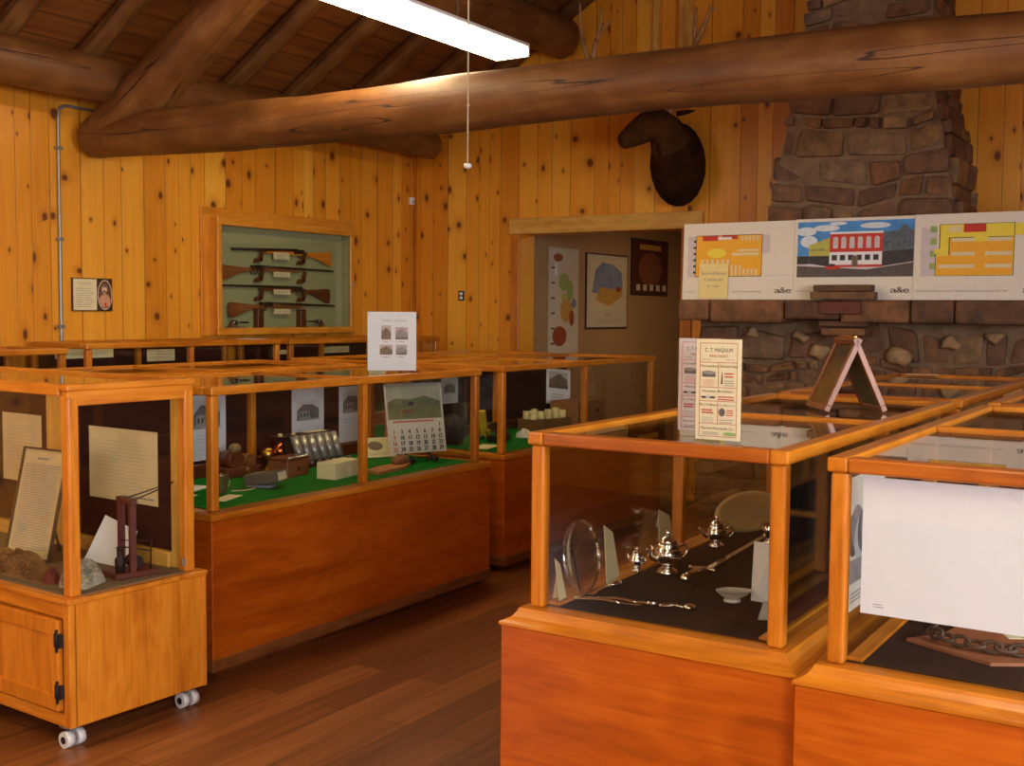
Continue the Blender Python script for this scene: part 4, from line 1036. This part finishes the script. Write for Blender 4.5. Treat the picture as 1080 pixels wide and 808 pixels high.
m = MB(); m.tube([(-.012, .0, .11), (.08, -.05, .09)], .003, 6); m.tube([(-.012, .03, .13), (.07, -.055, .13)], .002, 6); m.tube([(.07, -.055, .022), (.075, -.055, .15)], .003, 6); m.build('stay_wire', IRON, dk)
m = MB(); m.tube([(.03, -.03, .05), (.03, .03, .05)], .024, 14); m.build('winch_drum', IRON, dk)
m = MB(); m.lathe([(.018, 0), (.02, .05), (.012, .06), (.012, .09), (.016, .095)], (-.04, -.035, .022), 12); m.build('boiler', IRON, dk)

# ------------------------------------------------------------------ inside the long case (green felt)
ZF = LB+.0045
def photosheet(label, x0, w, z0, z1, y=4.386, pv=(.45, .82), house=True, pic=None, text=6):
    h = z1-z0; s = Sheet(w, h, .0015, plain('copy_paper', (206, 202, 206), .7, var=.03))
    a, b = pv; s.rect(w*.14, h*a, w*.86, h*b, PHOTO_L if not pic else pic)
    if house:
        m0 = h*(b-a); s.poly([(w*.16, h*a), (w*.84, h*a), (w*.84, h*a+m0*.55), (w*.66, h*a+m0*.78), (w*.34, h*a+m0*.82), (w*.16, h*a+m0*.5)], PHOTO_D)
        s.poly([(w*.22, h*a+m0*.1), (w*.55, h*a+m0*.1), (w*.55, h*a+m0*.5), (w*.22, h*a+m0*.45)], PHOTO_M)
        for k in range(3): s.rect(w*(.26+.1*k), h*a+m0*.2, w*(.31+.1*k), h*a+m0*.38, CHAR)
        s.rect(w*.14, h*a, w*.86, h*a+m0*.1, PHOTO_M)
    s.lines(w*.14, h*.1, w*.86, h*(a-.06), text, PHOTO_L, .3, .1)
    return tag(s.build('photo_sheet', None, (x0, y, z0), (1, 0, 0)), label, 'photo')
photosheet('photo sheet with a house in the long case, seen past the oak case corner', 3.86, .255, .782, 1.115, pv=(.48, .92))
photosheet('photo sheet of a gabled house above the row of grey tubes', 4.60, .26, .85, 1.105, pv=(.30, .74))
photosheet('photo sheet seen beside the middle front post of the long case', 4.99, .225, .772, 1.10, pv=(.52, .90))
# calendar on its little easel
cal = thing('picture_calendar', 'old calendar with a landscape picture and bold dates propped on a dark easel', 'calendar', (5.025, 3.845, ZF+.02), math.radians(-24))
cwid, chh, la = .475, .405, math.radians(11)
s = Sheet(cwid, chh, .004, plain('calendar_paper', (206, 196, 176), .6, var=.04))
py0 = .205
s.rect(.02, py0, cwid-.02, chh-.012, plain('calendar_sky', (150, 148, 122), .6, var=.15, scale=6))
s.poly([(.02, py0), (cwid-.02, py0), (cwid-.02, .30), (.33, .335), (.2, .315), (.08, .325), (.02, .30)], plain('calendar_hills', (96, 98, 66), .6, var=.25, scale=10))
s.poly([(.02, py0), (cwid-.02, py0), (cwid-.02, .265), (.25, .285), (.02, .25)], plain('calendar_field', (108, 108, 62), .6, var=.25, scale=16))
s.poly([(.11, .232), (.18, .240), (.23, .232), (.22, .252), (.14, .256)], plain('calendar_rust', (128, 70, 44), .6)); s.ell(.21, .29, .022, .012, CHAR)
s.frame(.012, py0-.006, cwid-.012, chh-.006, .006, plain('calendar_border', (130, 122, 92), .6))
s.lines(.05, .182, cwid-.05, .196, 1, REDINK, .6, .1)
days = ['', '', '', '', '', '']+[str(k) for k in range(1, 30)]
for i, dd in enumerate(days):
    if dd:
        for q in (0, .0016, .0032): s.text(dd, .048+q+(i % 7)*.0635, .150-(i//7)*.0345, .036, REDINK if i % 7 == 0 else INK, None, True)
s.frame(.02, .004, cwid-.02, .178, .0014, FAINT)
s.mb.xf(Matrix.Diagonal((.76, .95, 1, 1))); cwid *= .76; chh *= .95
o = s.build('calendar_page', cal, (-cwid/2, -.02, .035), (1, 0, 0), (0, math.sin(la), math.cos(la)))
MB().box(-cwid/2, cwid/2, -.008, .004, -.004, .006).xf(Matrix.Translation((0, .055, .035+chh*math.cos(la)))).build('binding_strip', GREYMET, cal)
es = thing('display_easel', 'small dark scrolled easel holding the calendar', 'easel', (5.025, 3.845, ZF+.005), math.radians(-24))
for sx in (-.075, .075):
    m = MB(); m.tube(curve([(sx, -.10, .018), (sx, -.085, .006), (sx, -.05, .02), (sx, -.027, .022), (sx, .02, .10), (sx, .06, .30)], 5), .007, 8); m.sphere((sx, -.10, .025), .011, seg=10)
    m.tube(curve([(sx*1.3, -.06, .006), (sx, -.035, .030), (sx*.5, -.05, .006)], 5), .007, 8); m.build('leg', IRON, es)
m = MB(); m.tube([(-.075, -.026, .022), (.075, -.026, .022)], .005, 8); m.tube([(-.075, .045, .2), (.075, .045, .2)], .005, 8); m.build('crossbar', IRON, es)
m = MB(); m.tube([(0, .045, .2), (0, .13, .006)], .005, 8); m.build('back_leg', IRON, es)
# row of small things, from the aisle end
def flatcard(label, x, y, w, d, rz, mat=PAPER, z=ZF):
    o = MB().box(-w/2, w/2, -d/2, d/2, 0, .002).build('caption_card', mat); o.location = (x, y, z); o.rotation_euler = (0, 0, rz); return tag(o, label, 'card')
flatcard('white caption card on green felt beside the front corner post', 3.56, 3.79, .17, .07, .35, CREAM)
flatcard('larger white card on green felt behind the corner post', 3.66, 4.14, .16, .14, .3)
flatcard('small white card on green felt nearest the oak case', 3.47, 3.98, .12, .08, .2)
cup = thing('metal_cup', 'small metal cup with a handle on the green felt', 'cup', (3.66, 3.94, ZF))
MB().lathe([(.026, 0), (.028, .004), (.027, .075), (.032, .08), (.029, .082), (.024, .076), (.024, .008), (.001, .006)], n=20).build('body', plain('pewter', (170, 146, 106), .35, .8), cup)
MB().tube(curve([(.026, 0, .062), (.055, 0, .055), (.05, 0, .022), (.026, 0, .014)], 5), .004, 8).build('handle', plain('pewter', (170, 146, 106), .35, .8), cup)
cam_ = thing('brown_wooden_machine', 'dark brown rounded wooden machine behind the metal cup', 'machine', (4.065, 4.26, ZF), -.12)
MB().box(-.10, .12, -.06, .06, 0, .05, .006, seg=2).build('base', wood('dark', 'x'), cam_)
MB().tube([(-.03, -.05, .085), (-.03, .05, .085)], .045, 18).build('drum', wood('dark', 'y'), cam_); MB().tube([(.06, -.04, .075), (.06, .04, .075)], .035, 16).build('drum', wood('walnut', 'y'), cam_)
MB().sphere((-.03, -.03, .145), (.034, .03, .026), seg=14).build('horn_cap', plain('horn', (142, 110, 62), .4, var=.3), cam_); MB().tube([(.02, -.06, .03), (.02, -.075, .03)], .012, 12).build('knob', BRASS, cam_)
st = thing('string_of_beads', 'thin pale string loop lying on the green felt', 'string', (3.78, 3.89, ZF))
MB().tube(curve([(-.08, .02, .003), (-.03, -.015, .003), (.03, -.01, .003), (.08, .03, .003), (.05, .06, .003)], 6), .0025, 6).build('loop', plain('string', (206, 190, 150), .8), st)
bk = thing('closed_book', 'thick dark grey book lying tilted on a small blue-grey prop', 'book', (3.90, 3.885, ZF), math.radians(20))
Tb = Matrix.Translation((0, 0, .045)) @ Matrix.Rotation(math.radians(-8), 4, 'X')
MB().box(-.052, .060, -.078, .080, -.021, .021, .002).xf(Tb).build('page_block', CREAM, bk)
m = MB(); m.box(-.060, .064, -.086, .086, .021, .026, .002); m.box(-.060, .064, -.086, .086, -.026, -.021, .002); m.box(-.062, -.054, -.086, .086, -.024, .024, .002); m.xf(Tb).build('cover', plain('book_grey', (92, 82, 68), .6, var=.2), bk)
MB().box(-.04, .01, -.04, .04, .0, .012, .002).build('prop', plain('blue_grey_stone', (128, 134, 158), .6, var=.3), bk)
lamp_ = thing('miners_lamp', 'small copper lamp with a round reflector in front of the grey tubes', 'lamp', (4.265, 4.24, ZF), .9)
MB().lathe([(.03, 0), (.035, .006), (.012, .02), (.012, .055), (.032, .06), (.032, .11), (.018, .125)], n=18).build('body', BRASS, lamp_)
MB().tube([(0, -.03, .105), (0, -.075, .11)], [.022, .05], 20).build('reflector', plain('copper', (196, 108, 52), .25, 1.0), lamp_)
MB().tube([(.03, 0, .085), (.085, .01, .09)], .018, 12).build('tank', plain('copper_dark', (120, 62, 32), .35, .8), lamp_)
bx = thing('studded_wooden_box', 'small brown wooden box with a row of round studs along its lid', 'box', (4.235, 4.06, ZF), .12)
MB().box(-.09, .09, -.06, .06, 0, .084, .003).build('body', plain('box_reddish', (132, 74, 40), .45, var=.2), bx)
MB().box(-.094, .094, -.064, .064, .084, .098, .003).build('lid', wood('dark', 'x'), bx)
m = MB()
for k in range(9): m.sphere((-.08+k*.02, -.058, .099), .007, seg=8)
m.build('studs', SILVER, bx); MB().box(-.012, .012, -.064, -.06, .03, .05).build('clasp', BRASS, bx)
tm = thing('tube_machine', 'dark machine with six slanted grey tubes and a row of round knobs', 'machine', (4.60, 4.215, ZF), 0)
tm.scale = (.82, .80, .66)
m = MB(); m.prism([(-.25, -.07, 0), (-.25, .13, 0), (-.25, .13, .235), (-.25, .065, .255), (-.25, .0, .08)], (.50, 0, 0)); m.build('body', IRON, tm)
MB().box(-.30, .26, .045, .15, .245, .262, .004).build('top_plate', IRON, tm)
MB().box(.0, .18, .06, .13, .263, .266).build('paper', CREAM, tm)
TG = plain('tube_grey', (158, 152, 142), .35, .5)
for k in range(6):
    xx = -.165+k*.074; MB().tube([(xx-.018, -.052, .055), (xx, .035, .25)], .030, 14).build('tube', TG, tm)
for k in range(6): MB().tube([(-.13+k*.074, -.075, .045), (-.13+k*.074, -.098, .05)], [.010, .015], 12).build('knob', plain('knob_pale', (150, 140, 128), .3, .6), tm)
for xx in (-.27, -.15): MB().tube([(xx, .055, .262), (xx, .055, .285)], [.018, .012], 12).build('cap', plain('cap_ivory', (214, 184, 132), .4), tm)
ps = thing('paper_stack', 'stack of cream cards in a block on the green felt', 'paper stack', (4.36, 3.83, ZF), math.radians(8))
for i, (a, b) in enumerate(((-.12, .0), (.002, .11))):
    m = MB(); zz = 0
    for k in range(14): j = R.uniform(-.002, .002); m.box(a+j, b+j, -.055+j, .055+j, zz, zz+.0058-.0008*0-.0003); zz += .0058
    m.build('card_block', CREAM, ps)
lc = thing('leaning_card', 'cream card with a small print leaning behind the middle front post', 'card', (5.05, 4.14, ZF), math.radians(-30))
s = Sheet(.20, .13, .002, CREAM); s.ell(.085, .075, .045, .03, BROWN_PRINT); s.lines(.03, .015, .17, .035, 2, FAINT); s.build('card', lc, (-.1, -.03, .006), (1, 0, 0), (0, .6, .8))
MB().box(-.05, .05, .035, .06, 0, .05, .002).build('prop', CREAM, lc)
wt = thing('leather_pouch', 'flat tan leather piece on green felt in front of the leaning card', 'leather', (4.70, 3.77, ZF+.0005), .15)
m = MB(); m.prism([(-.20, -.05, 0), (-.18, .05, 0), (-.02, .07, 0), (.16, .04, 0), (.2, -.01, 0), (.05, -.06, 0)], (0, 0, .016)); m.build('flap', plain('tan_leather', (166, 104, 52), .6, var=.2), wt)
MB().sphere((.14, .02, .032), (.075, .04, .03), seg=14).build('roll', plain('dark_tan_leather', (124, 70, 34), .6, var=.25), wt)
sh = photosheet('small pale page in the candle case, seen past the calendar', 6.03, .19, .93, 1.12, y=4.414, pv=(.35, .75))
figd = thing('dark_bust', 'dark rounded object with a slanted brass tool in the candle case corner', 'tool', (5.85, 4.19, ZF))
MB().lathe([(.06, 0), (.075, .03), (.08, .10), (.05, .17), (.02, .19)], n=20).build('body', IRON, figd)
MB().tube([(.02, -.09, .25), (.10, -.02, .10)], .011, 8).build('handle', plain('worn_brass', (150, 130, 86), .4, .8), figd); MB().box(-.03, .07, -.115, -.085, .24, .265, .003).build('head', plain('worn_brass', (150, 130, 86), .4, .8), figd)

# ------------------------------------------------------------------ inside the candle case
photosheet('tall photo sheet at the near end of the candle case', 6.60, .245, .80, 1.122, y=4.424, pv=(.40, .80), pic=plain('photo_tan', (170, 128, 88), .6, var=.25), house=False)
ph = thing('curled_photo_card', 'photo card of a gabled house leaning askew in the candle case', 'photo', (7.42, 4.36, .87), .0)
s = Sheet(.26, .27, .002, PAPER); s.rect(.025, .12, .235, .245, PHOTO_L); s.poly([(.03, .125), (.23, .125), (.225, .19), (.14, .235), (.03, .185)], BROWN_PRINT); s.rect(.025, .12, .235, .145, PHOTO_D); s.lines(.05, .03, .21, .09, 3, FAINT)
s.build('card', ph, (-.13, 0, -.01), (1, -.25, -.12), (0, .12, 1)); MB().box(-.008, .008, .004, .012, -.02, .2, .001).build('hanger', STEEL, ph)
cb = thing('box_of_candles', 'low brown box holding short rolls of cream candles', 'box', (7.00, 4.20, ZF), -.25)
cb.scale = (.86, 1, .8)
m = MB(); m.box(-.22, .22, -.08, .08, 0, .006); 
for a in ((-.22, .22, -.08, -.074), (-.22, .22, .074, .08), (-.22, -.214, -.074, .074), (.214, .22, -.074, .074)): m.box(*a, .006, .10)
m.build('tray', plain('kraft_card', (132, 86, 46), .8, var=.1), cb)
for i in range(5):
    for j in range(2): MB().tube([(-.17+i*.085, -.036+j*.07, .010), (-.17+i*.085, -.036+j*.07, .155+.012*((i+j) % 3))], .030, 12).build('candle', plain('candle_wax', (214, 196, 140), .4, var=.1), cb)
kb = thing('cardboard_box', 'plain brown cardboard box at the far end of the candle case', 'box', (7.44, 4.17, ZF), .0)
kb.scale = (.98, 1, .95)
MB().box(-.22, .22, -.12, .12, 0, .19, .003).build('carton', plain('cardboard', (150, 96, 50), .8, var=.06), kb)
m = MB(); m.box(-.22, .22, -.12, -.005, .19, .194); m.box(-.22, .22, .005, .12, .19, .194); m.build('flap', plain('cardboard', (150, 96, 50), .8, var=.06), kb); MB().box(.06, .10, -.123, -.12, .10, .13).build('hand_hole', IRON, kb)
ys = thing('yellow_tool', 'bright yellow handled tool standing on the green felt', 'tool', (6.26, 4.22, ZF), .3)
MB().prism([(-.03, -.02, 0), (.02, -.02, 0), (.07, -.02, .02), (.06, -.02, .05), (-.0, -.02, .05), (-.05, -.02, .19), (-.09, -.02, .18)], (0, .04, 0)).build('handle', plain('tool_yellow', (226, 180, 44), .5), ys)
MB().tube([(-.03, 0, .012), (-.12, 0, .012)], .012, 10).build('blade', STEEL, ys)
dm = thing('dark_mechanism', 'dark low mechanism with a pale wire beside the yellow tool', 'mechanism', (6.14, 4.03, ZF), .2)
MB().box(-.09, .09, -.05, .05, 0, .045, .006, seg=2).build('body', IRON, dm); MB().tube(curve([(-.07, -.03, .05), (0, -.045, .085), (.08, -.03, .05)], 5), .005, 8).build('wire', plain('worn_brass', (150, 130, 86), .4, .8), dm); MB().tube([(0, -.02, .05), (0, .02, .05)], .03, 14).build('wheel', GUNMETAL, dm)
heap('white_stone', 'rounded white stone on green felt at the front of the candle case', 'stone', (6.45, 4.03, ZF), .06, .045, .07, plain('pale_stone', (206, 196, 178), .8, var=.12, scale=14), 21)
flatcard('white card lying by the candle case corner post', 5.83, 3.93, .24, .12, .2, CREAM); flatcard('white card lying in front of the white stone', 6.26, 3.76, .20, .08, .1, CREAM)
# wall case sign and cards
def strip(label, x, w, z, h, y=6.58, txt=None):
    s = Sheet(w, h, .003, CREAM)
    if txt: s.text(txt, w/2, h*.3, h*.42, GREYINK, w*.8, True)
    else: s.lines(.02, h*.3, w-.02, h*.8, 2, FAINT, .3)
    tag(s.build('caption_strip', None, (x, y, z), (1, 0, 0)), label, 'sign')
strip('long cream sign with dark letters in the wall case below the plaque', 4.68, .46, 1.205, .07, 6.58, 'THE WILDERNESS MANNERS')
strip('plain cream card in the wall case between two posts, under the gun cabinet corner', 5.43, .25, 1.165, .085)
strip('small cream card in the wall case behind the four-photo sheet', 7.26, .36, 1.175, .055)
strip('tiny cream card at the end post of the wall case', 6.72, .15, 1.18, .035)

# ------------------------------------------------------------------ inside the silver case (black cloth)
ZS = LR+.0045
def pot(label, x, y, sc, rz, group='silver pots in the corner case'):
    t = thing('silver_teapot', label, 'teapot', (x, y, ZS), rz, group); k = sc
    MB().lathe([(.040*k, 0), (.044*k, .008*k), (.036*k, .018*k), (.022*k, .026*k), (.020*k, .034*k), (.040*k, .044*k), (.056*k, .066*k), (.058*k, .084*k), (.050*k, .102*k), (.040*k, .112*k), (.044*k, .118*k), (.040*k, .121*k)], n=28).build('body', SILVER, t)
    o = MB().lathe([(.040*k, .121*k), (.034*k, .134*k), (.018*k, .144*k), (.008*k, .15*k)], n=24).build('lid', SILVER, t)
    MB().lathe([(.004*k, .15*k), (.010*k, .157*k), (.011*k, .166*k), (.004*k, .174*k)], n=16).build('finial', SILVER, o)
    c = curve([(.045*k, 0, .06*k), (.075*k, 0, .072*k), (.085*k, 0, .095*k), (.098*k, 0, .108*k)], 5); n_ = len(c); MB().tube(c, [.014*k-(.008*k)*i/(n_-1) for i in range(n_)], 10).build('spout', SILVER, t)
    MB().tube(curve([(-.05*k, 0, .10*k), (-.08*k, 0, .112*k), (-.092*k, 0, .085*k), (-.075*k, 0, .06*k), (-.05*k, 0, .058*k)], 5), .0045*k, 8).build('handle', SILVER, t)
    return t
pot('rounded silver teapot standing nearest the case corner, middle of the black cloth', 3.31, 1.52, .82, 2.6)
pot('silver teapot farther back beside the wooden sill', 3.79, 1.55, .66, 2.2)
def cutlery(name, label, a, b, tip):
    A_, B_ = Vector(a), Vector(b); L = (B_-A_).length; ang = math.atan2(B_.y-A_.y, B_.x-A_.x); t = thing(name, label, name.replace('_', ' '), (A_.x, A_.y, ZS+.0025), ang)
    m = MB(); c = curve([(0, 0, .004), (.03, 0, .006), (L*.4, 0, .009), (L*.68, 0, .005)], 5); n_ = len(c)
    m.tube(c, [(.012-.005*min(1, i/(n_*.6)), .005) for i in range(n_)], 8); m.build('handle', SILVER, t)
    if tip == 'spoon': MB().sphere((L*.84, 0, .0085), (L*.17, .024, .008), seg=14).build('bowl', SILVER, t)
    elif tip == 'fork':
        m = MB(); m.prism([(L*.66, -.004, .004), (L*.74, -.011, .004), (L*.80, -.011, .004), (L*.80, .011, .004), (L*.74, .011, .004), (L*.66, .004, .004)], (0, 0, .003)); m.build('neck', SILVER, t)
        for k in range(4): MB().tube([(L*.79, -.0085+k*.0057, .0055), (L, -.0085+k*.0057, .007)], [.002, .0012], 6).build('tine', SILVER, t)
    else: m = MB(); m.prism([(L*.62, -.006, .003), (L*.95, -.010, .003), (L, .004, .003), (L*.62, .006, .003)], (0, 0, .0025)); m.build('blade', SILVER, t)
cutlery('spoon', 'silver spoon lying by the wooden sill, front corner of the black cloth', (2.895, 1.575), (3.095, 1.585), 'spoon')
cutlery('dinner_knife', 'slim silver knife at the front edge of the black cloth', (2.845, 1.60), (2.885, 1.40), 'knife')
cutlery('table_fork', 'silver fork lying between the knife and the short spoon', (2.885, 1.545), (2.915, 1.37), 'fork')
cutlery('teaspoon', 'short silver spoon lying last in the front row of cutlery', (2.915, 1.36), (2.935, 1.26), 'spoon')
sw = thing('presentation_sword', 'long slim silver sword lying on the black cloth along the teapots', 'sword', (3.22, 1.415, ZS+.004), math.atan2(.075, 1.2))
m = MB(); m.prism([(.16, -.011, 0), (1.14, -.008, 0), (1.22, 0, 0), (1.14, .008, 0), (.16, .011, 0), (.16, 0, .005)], (0, 0, .004)); m.build('blade', SILVER, sw)
MB().tube([(0, 0, .014), (.05, 0, .017), (.10, 0, .017), (.15, 0, .013)], [.013, .011, .012, .010], 12).build('grip', SILVER, sw)
MB().tube(curve([(.15, -.045, .012), (.155, 0, .014), (.15, .045, .012)], 5), .007, 8).build('cross_guard', SILVER, sw); MB().sphere((-.008, 0, .014), .016, seg=12).build('pommel', SILVER, sw)
bd_ = thing('butter_dish', 'small white boat-shaped dish in front of the folded white card', 'dish', (3.10, 1.215, ZS), math.radians(-50))
m = MB()
def bdf(u, v):
    th = u*2*PI; r = v; x = .062*r*math.cos(th)*(1 if math.cos(th) > 0 else .8); y = .038*r*math.sin(th)*(1-.35*max(0, math.cos(th))); return Vector((x, y, .006+.026*r**2.2))
m.grid(bdf, 28, 8, thick=-.003); m.build('bowl', WPLAST, bd_)
MB().lathe([(.026, 0), (.022, .008)], n=20).build('foot', WPLAST, bd_)
fc = thing('folded_card', 'white folded card standing near the front post of the silver case', 'card', (3.14, 1.125, ZS), math.radians(-95))
m = MB(); m.prism([(-.048, -.004, 0), (.028, -.004, 0), (.028, -.004, .178), (-.048, .01, .172)], (0, -.0015, 0)); m.build('front_leaf', PAPER, fc)
m = MB(); m.prism([(.028, -.004, 0), (.050, .035, 0), (.050, .035, .174), (.028, -.004, .178)], (.0015, .0005, 0)); m.build('side_leaf', PAPER, fc)
fc2 = thing('bent_slip', 'small curved white slip on the cloth at the foot of the corner post', 'card', (2.93, 1.055, ZS), math.radians(-90))
m = MB(); m.grid(lambda u, v: Vector((.045*u-.02, .02*math.sin(u*1.5)+.045*v, .004+.045*v*(1-.2*u))), 8, 6, thick=.001); m.build('slip', PAPER, fc2)
pt = thing('glass_plate', 'large clear glass plate with shining rim propped on the sill by the case corner', 'plate', (2.855, 1.57, ZS+.012), 0)
GLD = plain('warm_plated_metal', (196, 124, 66), .12, 1.0)
Mp = Matrix.Rotation(math.radians(80), 4, 'X') @ Matrix.Scale(.80, 4)
m = MB(); 
MB().lathe([(.001, .0), (.085, .0), (.105, .010), (.132, .014), (.134, .018), (.105, .014), (.084, .004), (.001, .004)], n=40, M=Mp, at=(.02, .036, .112)).build('plate', glass_mat('cut_glass', (.96, .93, .90), 2.3), pt)
MB().tube([(.02, .025, .004), (.02, .058, .13)], .004, 6).build('stand', IRON, pt)
for (lab, x, y, h, w, rz, lean) in (('cream folded card leaning beside the glass plate', 3.09, 1.60, .175, .12, .15, 1), ('small cream card at the corner post by the glass plate', 2.80, 1.612, .12, .05, .1, 0), ('brown-cream card farther along the wooden sill', 3.52, 1.615, .16, .13, 0, 1)):
    t = thing('folded_card', lab, 'card', (x, y, ZS+.012), rz); m = MB()
    m.prism([(-w/2, 0, 0), (w/2, .0, 0), (w/2*.7, .018, h*.8), (-w/2*.6, .02, h)], (0, .0015, 0)); m.build('leaf', MANILA, t)
    m = MB(); m.prism([(w/2, 0, 0), (w/2-.03, .03, 0), (w/2*.7-.01, .02, h*.8)], (.0012, .0012, 0)); m.build('leaf', MANILA, t)
for (lab, x, y, k) in (('small silver cream jug beside the cream card', 3.24, 1.595, .55), ('small silver sugar bowl behind the cream jug', 3.42, 1.60, .5)):
    t = thing('silver_jug', lab, 'jug', (x, y, ZS+.012), .5, 'small silver jugs on the sill'); c = copy_tree(bpy.data.objects['silver_teapot']); c.location = (x, y, ZS+.012); c.scale = (k, k, k); c.rotation_euler = (0, 0, 1.2); c.name = 'silver_jug'
    tag(c, lab, 'jug', 'small silver jugs on the sill'); bpy.data.objects.remove(t)
op = thing('oval_reflection', 'pale oval standing in for a side glass reflection, far half of the silver case', 'reflection_shape', (4.17, 1.572, ZS+.006), 0)  # modelled oval that stands in for a beige reflection in the side pane
Mo = Matrix.Translation((0, 0, .062)) @ Matrix.Rotation(math.radians(42), 4, 'X') @ Matrix.Diagonal((4.6, 1.25, 1, 1))
MB().lathe([(.001, 0), (.045, 0), (.06, .006), (.070, .008), (.070, .012), (.058, .010), (.044, .004), (.001, .004)], n=40, M=Mo, at=(0, .0, .0)).build('plate', plain('pale_reflection', (206, 178, 118), .3, var=.06), op)
for (lab, x, y) in (('small silver cup beside the sword blade in the silver case', 3.97, 1.42), ('second small silver cup, between the sword and the folded card', 4.02, 1.34)):
    t = thing('silver_cup', lab, 'cup', (x, y, ZS), .6, 'silver cups at the back'); MB().lathe([(.022, 0), (.024, .004), (.012, .012), (.010, .02), (.026, .035), (.031, .07), (.029, .07), (.023, .036), (.001, .03)], n=20).build('body', SILVER, t)
    MB().tube(curve([(.028, 0, .06), (.05, 0, .058), (.048, 0, .036), (.025, 0, .036)], 5), .003, 8).build('handle', SILVER, t)
# black cloth panel inside the side pane
MB().box(-.86, .93, .985-1.308, .991-1.308, LR+.014, 1.155).build('side_cloth', BLACK, caseR1)

# ------------------------------------------------------------------ inside the case with the white sheet
sh = Sheet(.63, .330, .0012, plain('blank_sheet', (238, 238, 244), .75, var=.015)); sh.lines(.03, .018, .055, .03, 2, GREYINK, .3)
o = sh.build('blank_sheet', None, (2.722, .742, .832), (0, -1, 0)); tag(o, 'big blank white sheet hanging inside the front pane', 'paper')
s = Sheet(.338, .335, .0012, plain('print_paper', (214, 204, 186), .7, var=.03))
for k in range(9): s.ell(.056+.028*k, .19+.02*math.sin(k*2.1), .05, .055, (PHOTO_D, PHOTO_M, PHOTO_L)[k % 3])
s.poly([(.0, .07), (.338, .06), (.338, .115), (.0, .13)], PHOTO_M); s.lines(.04, .02, .32, .05, 3, GREYINK)
tag(s.build('art_print', None, (2.735, .782, .815), (1, 0, 0)), 'grey and cream art print fixed inside the side pane', 'print')
lp = thing('leather_hide', 'reddish leather piece spread on the black cloth under the chain', 'leather', (3.10, .50, ZS), 0)
m = MB(); pts = [(-.13, .19), (-.02, .12), (.10, .10), (.25, .02), (.24, -.2), (.10, -.30), (-.08, -.26), (-.16, -.14), (-.23, -.03), (-.18, .08)]
m.prism([(x, y, 0) for x, y in pts], (0, 0, .008)); o = m.build('hide', plain('red_leather', (146, 84, 50), .6, var=.18, scale=10), lp)
ch = thing('iron_chain', 'heavy rusty iron chain coiled on the leather', 'chain', (3.03, .46, ZS+.0115), 0)
RUST = plain('rusty_iron', (82, 62, 48), .7, .3, var=.3)
path = curve([(.06, .19, .014), (-.04, .16, .014), (-.08, .06, .014), (-.07, -.06, .014), (-.03, -.16, .014), (.06, -.22, .014), (.15, -.18, .014), (.17, -.05, .014), (.16, .09, .014), (.10, .17, .014)], 12)
acc = 0; last = path[0]; k = 0
for a, b in zip(path, path[1:]):
    acc += (b-a).length
    if acc > .030:
        acc = 0; d = (b-a).normalized(); sd = Vector((-d.y, d.x, 0)); up = Vector((0, 0, 1)); e = (sd*.85+up*.3 if k % 2 else sd*.6+up*.75).normalized(); k += 1
        pts = [b+d*(.024*math.cos(t*2*PI/12))+e*(.014*math.sin(t*2*PI/12)) for t in range(13)]
        MB().tube(pts, .0055, 6, caps=False).build('link', RUST, ch)
flat = flatcard('small cream tag lying on the coiled chain', 3.00, .44, .038, .038, .5, CREAM, ZS+.045)

# ------------------------------------------------------------------ light
def area(name, loc, rot, sx, sy, power, col):
    l = bpy.data.lights.new(name, 'AREA'); l.shape = 'RECTANGLE'; l.size = sx; l.size_y = sy; l.energy = power; l.color = col
    o = bpy.data.objects.new(name, l); C.objects.link(o); o.location = loc; o.rotation_euler = rot; return o
for i, (a0, a1, z0, z2) in enumerate(WIN_R): area('window_daylight', ((a0+a1)/2, YR-.02, (z0+z2)/2), (PI/2-.40, 0, 0), a1-a0-.1, z2-z0-.1, 190, (.86, .90, 1.0))
for i, (a0, a1, z0, z2) in enumerate(WIN_B): area('window_daylight', (XB-.02, (a0+a1)/2, (z0+z2)/2), (PI/2-.35, 0, -PI/2), a1-a0-.1, z2-z0-.1, 50, (.86, .90, 1.0))
l = bpy.data.lights.new('hall_fill_light', 'AREA'); l.energy = 16; l.size = .6; l.color = (1, .72, .42); o = bpy.data.objects.new('hall_fill_light', l); C.objects.link(o); o.location = (11.0, 4.0, 2.66)  # added fill to brighten the next room, no lamp known there
w = bpy.data.worlds.new('world'); bpy.context.scene.world = w; w.use_nodes = True
w.node_tree.nodes['Background'].inputs[0].default_value = (.80, .88, 1, 1); w.node_tree.nodes['Background'].inputs[1].default_value = .6

# ------------------------------------------------------------------ camera
f_px = 1196.96
fw = Vector((0.84047518, 0.53810981, -0.06355555)); rt = Vector((0.53962722, -0.841863, 0.00831625)); up = Vector((0.04903001, 0.04128591, 0.99794365))
cam = bpy.data.cameras.new('camera'); co = bpy.data.objects.new('camera', cam); C.objects.link(co)
cam.sensor_fit = 'HORIZONTAL'; cam.sensor_width = 36; cam.lens = f_px/1080*36; cam.clip_start = .05
co.matrix_world = Matrix(((rt.x, up.x, -fw.x, 0), (rt.y, up.y, -fw.y, 0), (rt.z, up.z, -fw.z, 1.55), (0, 0, 0, 1)))
sc = bpy.context.scene; sc.camera = co
sc.view_settings.view_transform = 'Standard'; sc.view_settings.look = 'None'; sc.view_settings.gamma = 1; sc.view_settings.use_curve_mapping = False
sc.view_settings.exposure = 0.12
sc.cycles.use_denoising = True; sc.cycles.max_bounces = 10; sc.cycles.transparent_max_bounces = 48; sc.cycles.glossy_bounces = 5; sc.cycles.diffuse_bounces = 4
sc.cycles.sample_clamp_indirect = 6; sc.cycles.caustics_reflective = False; sc.cycles.caustics_refractive = False
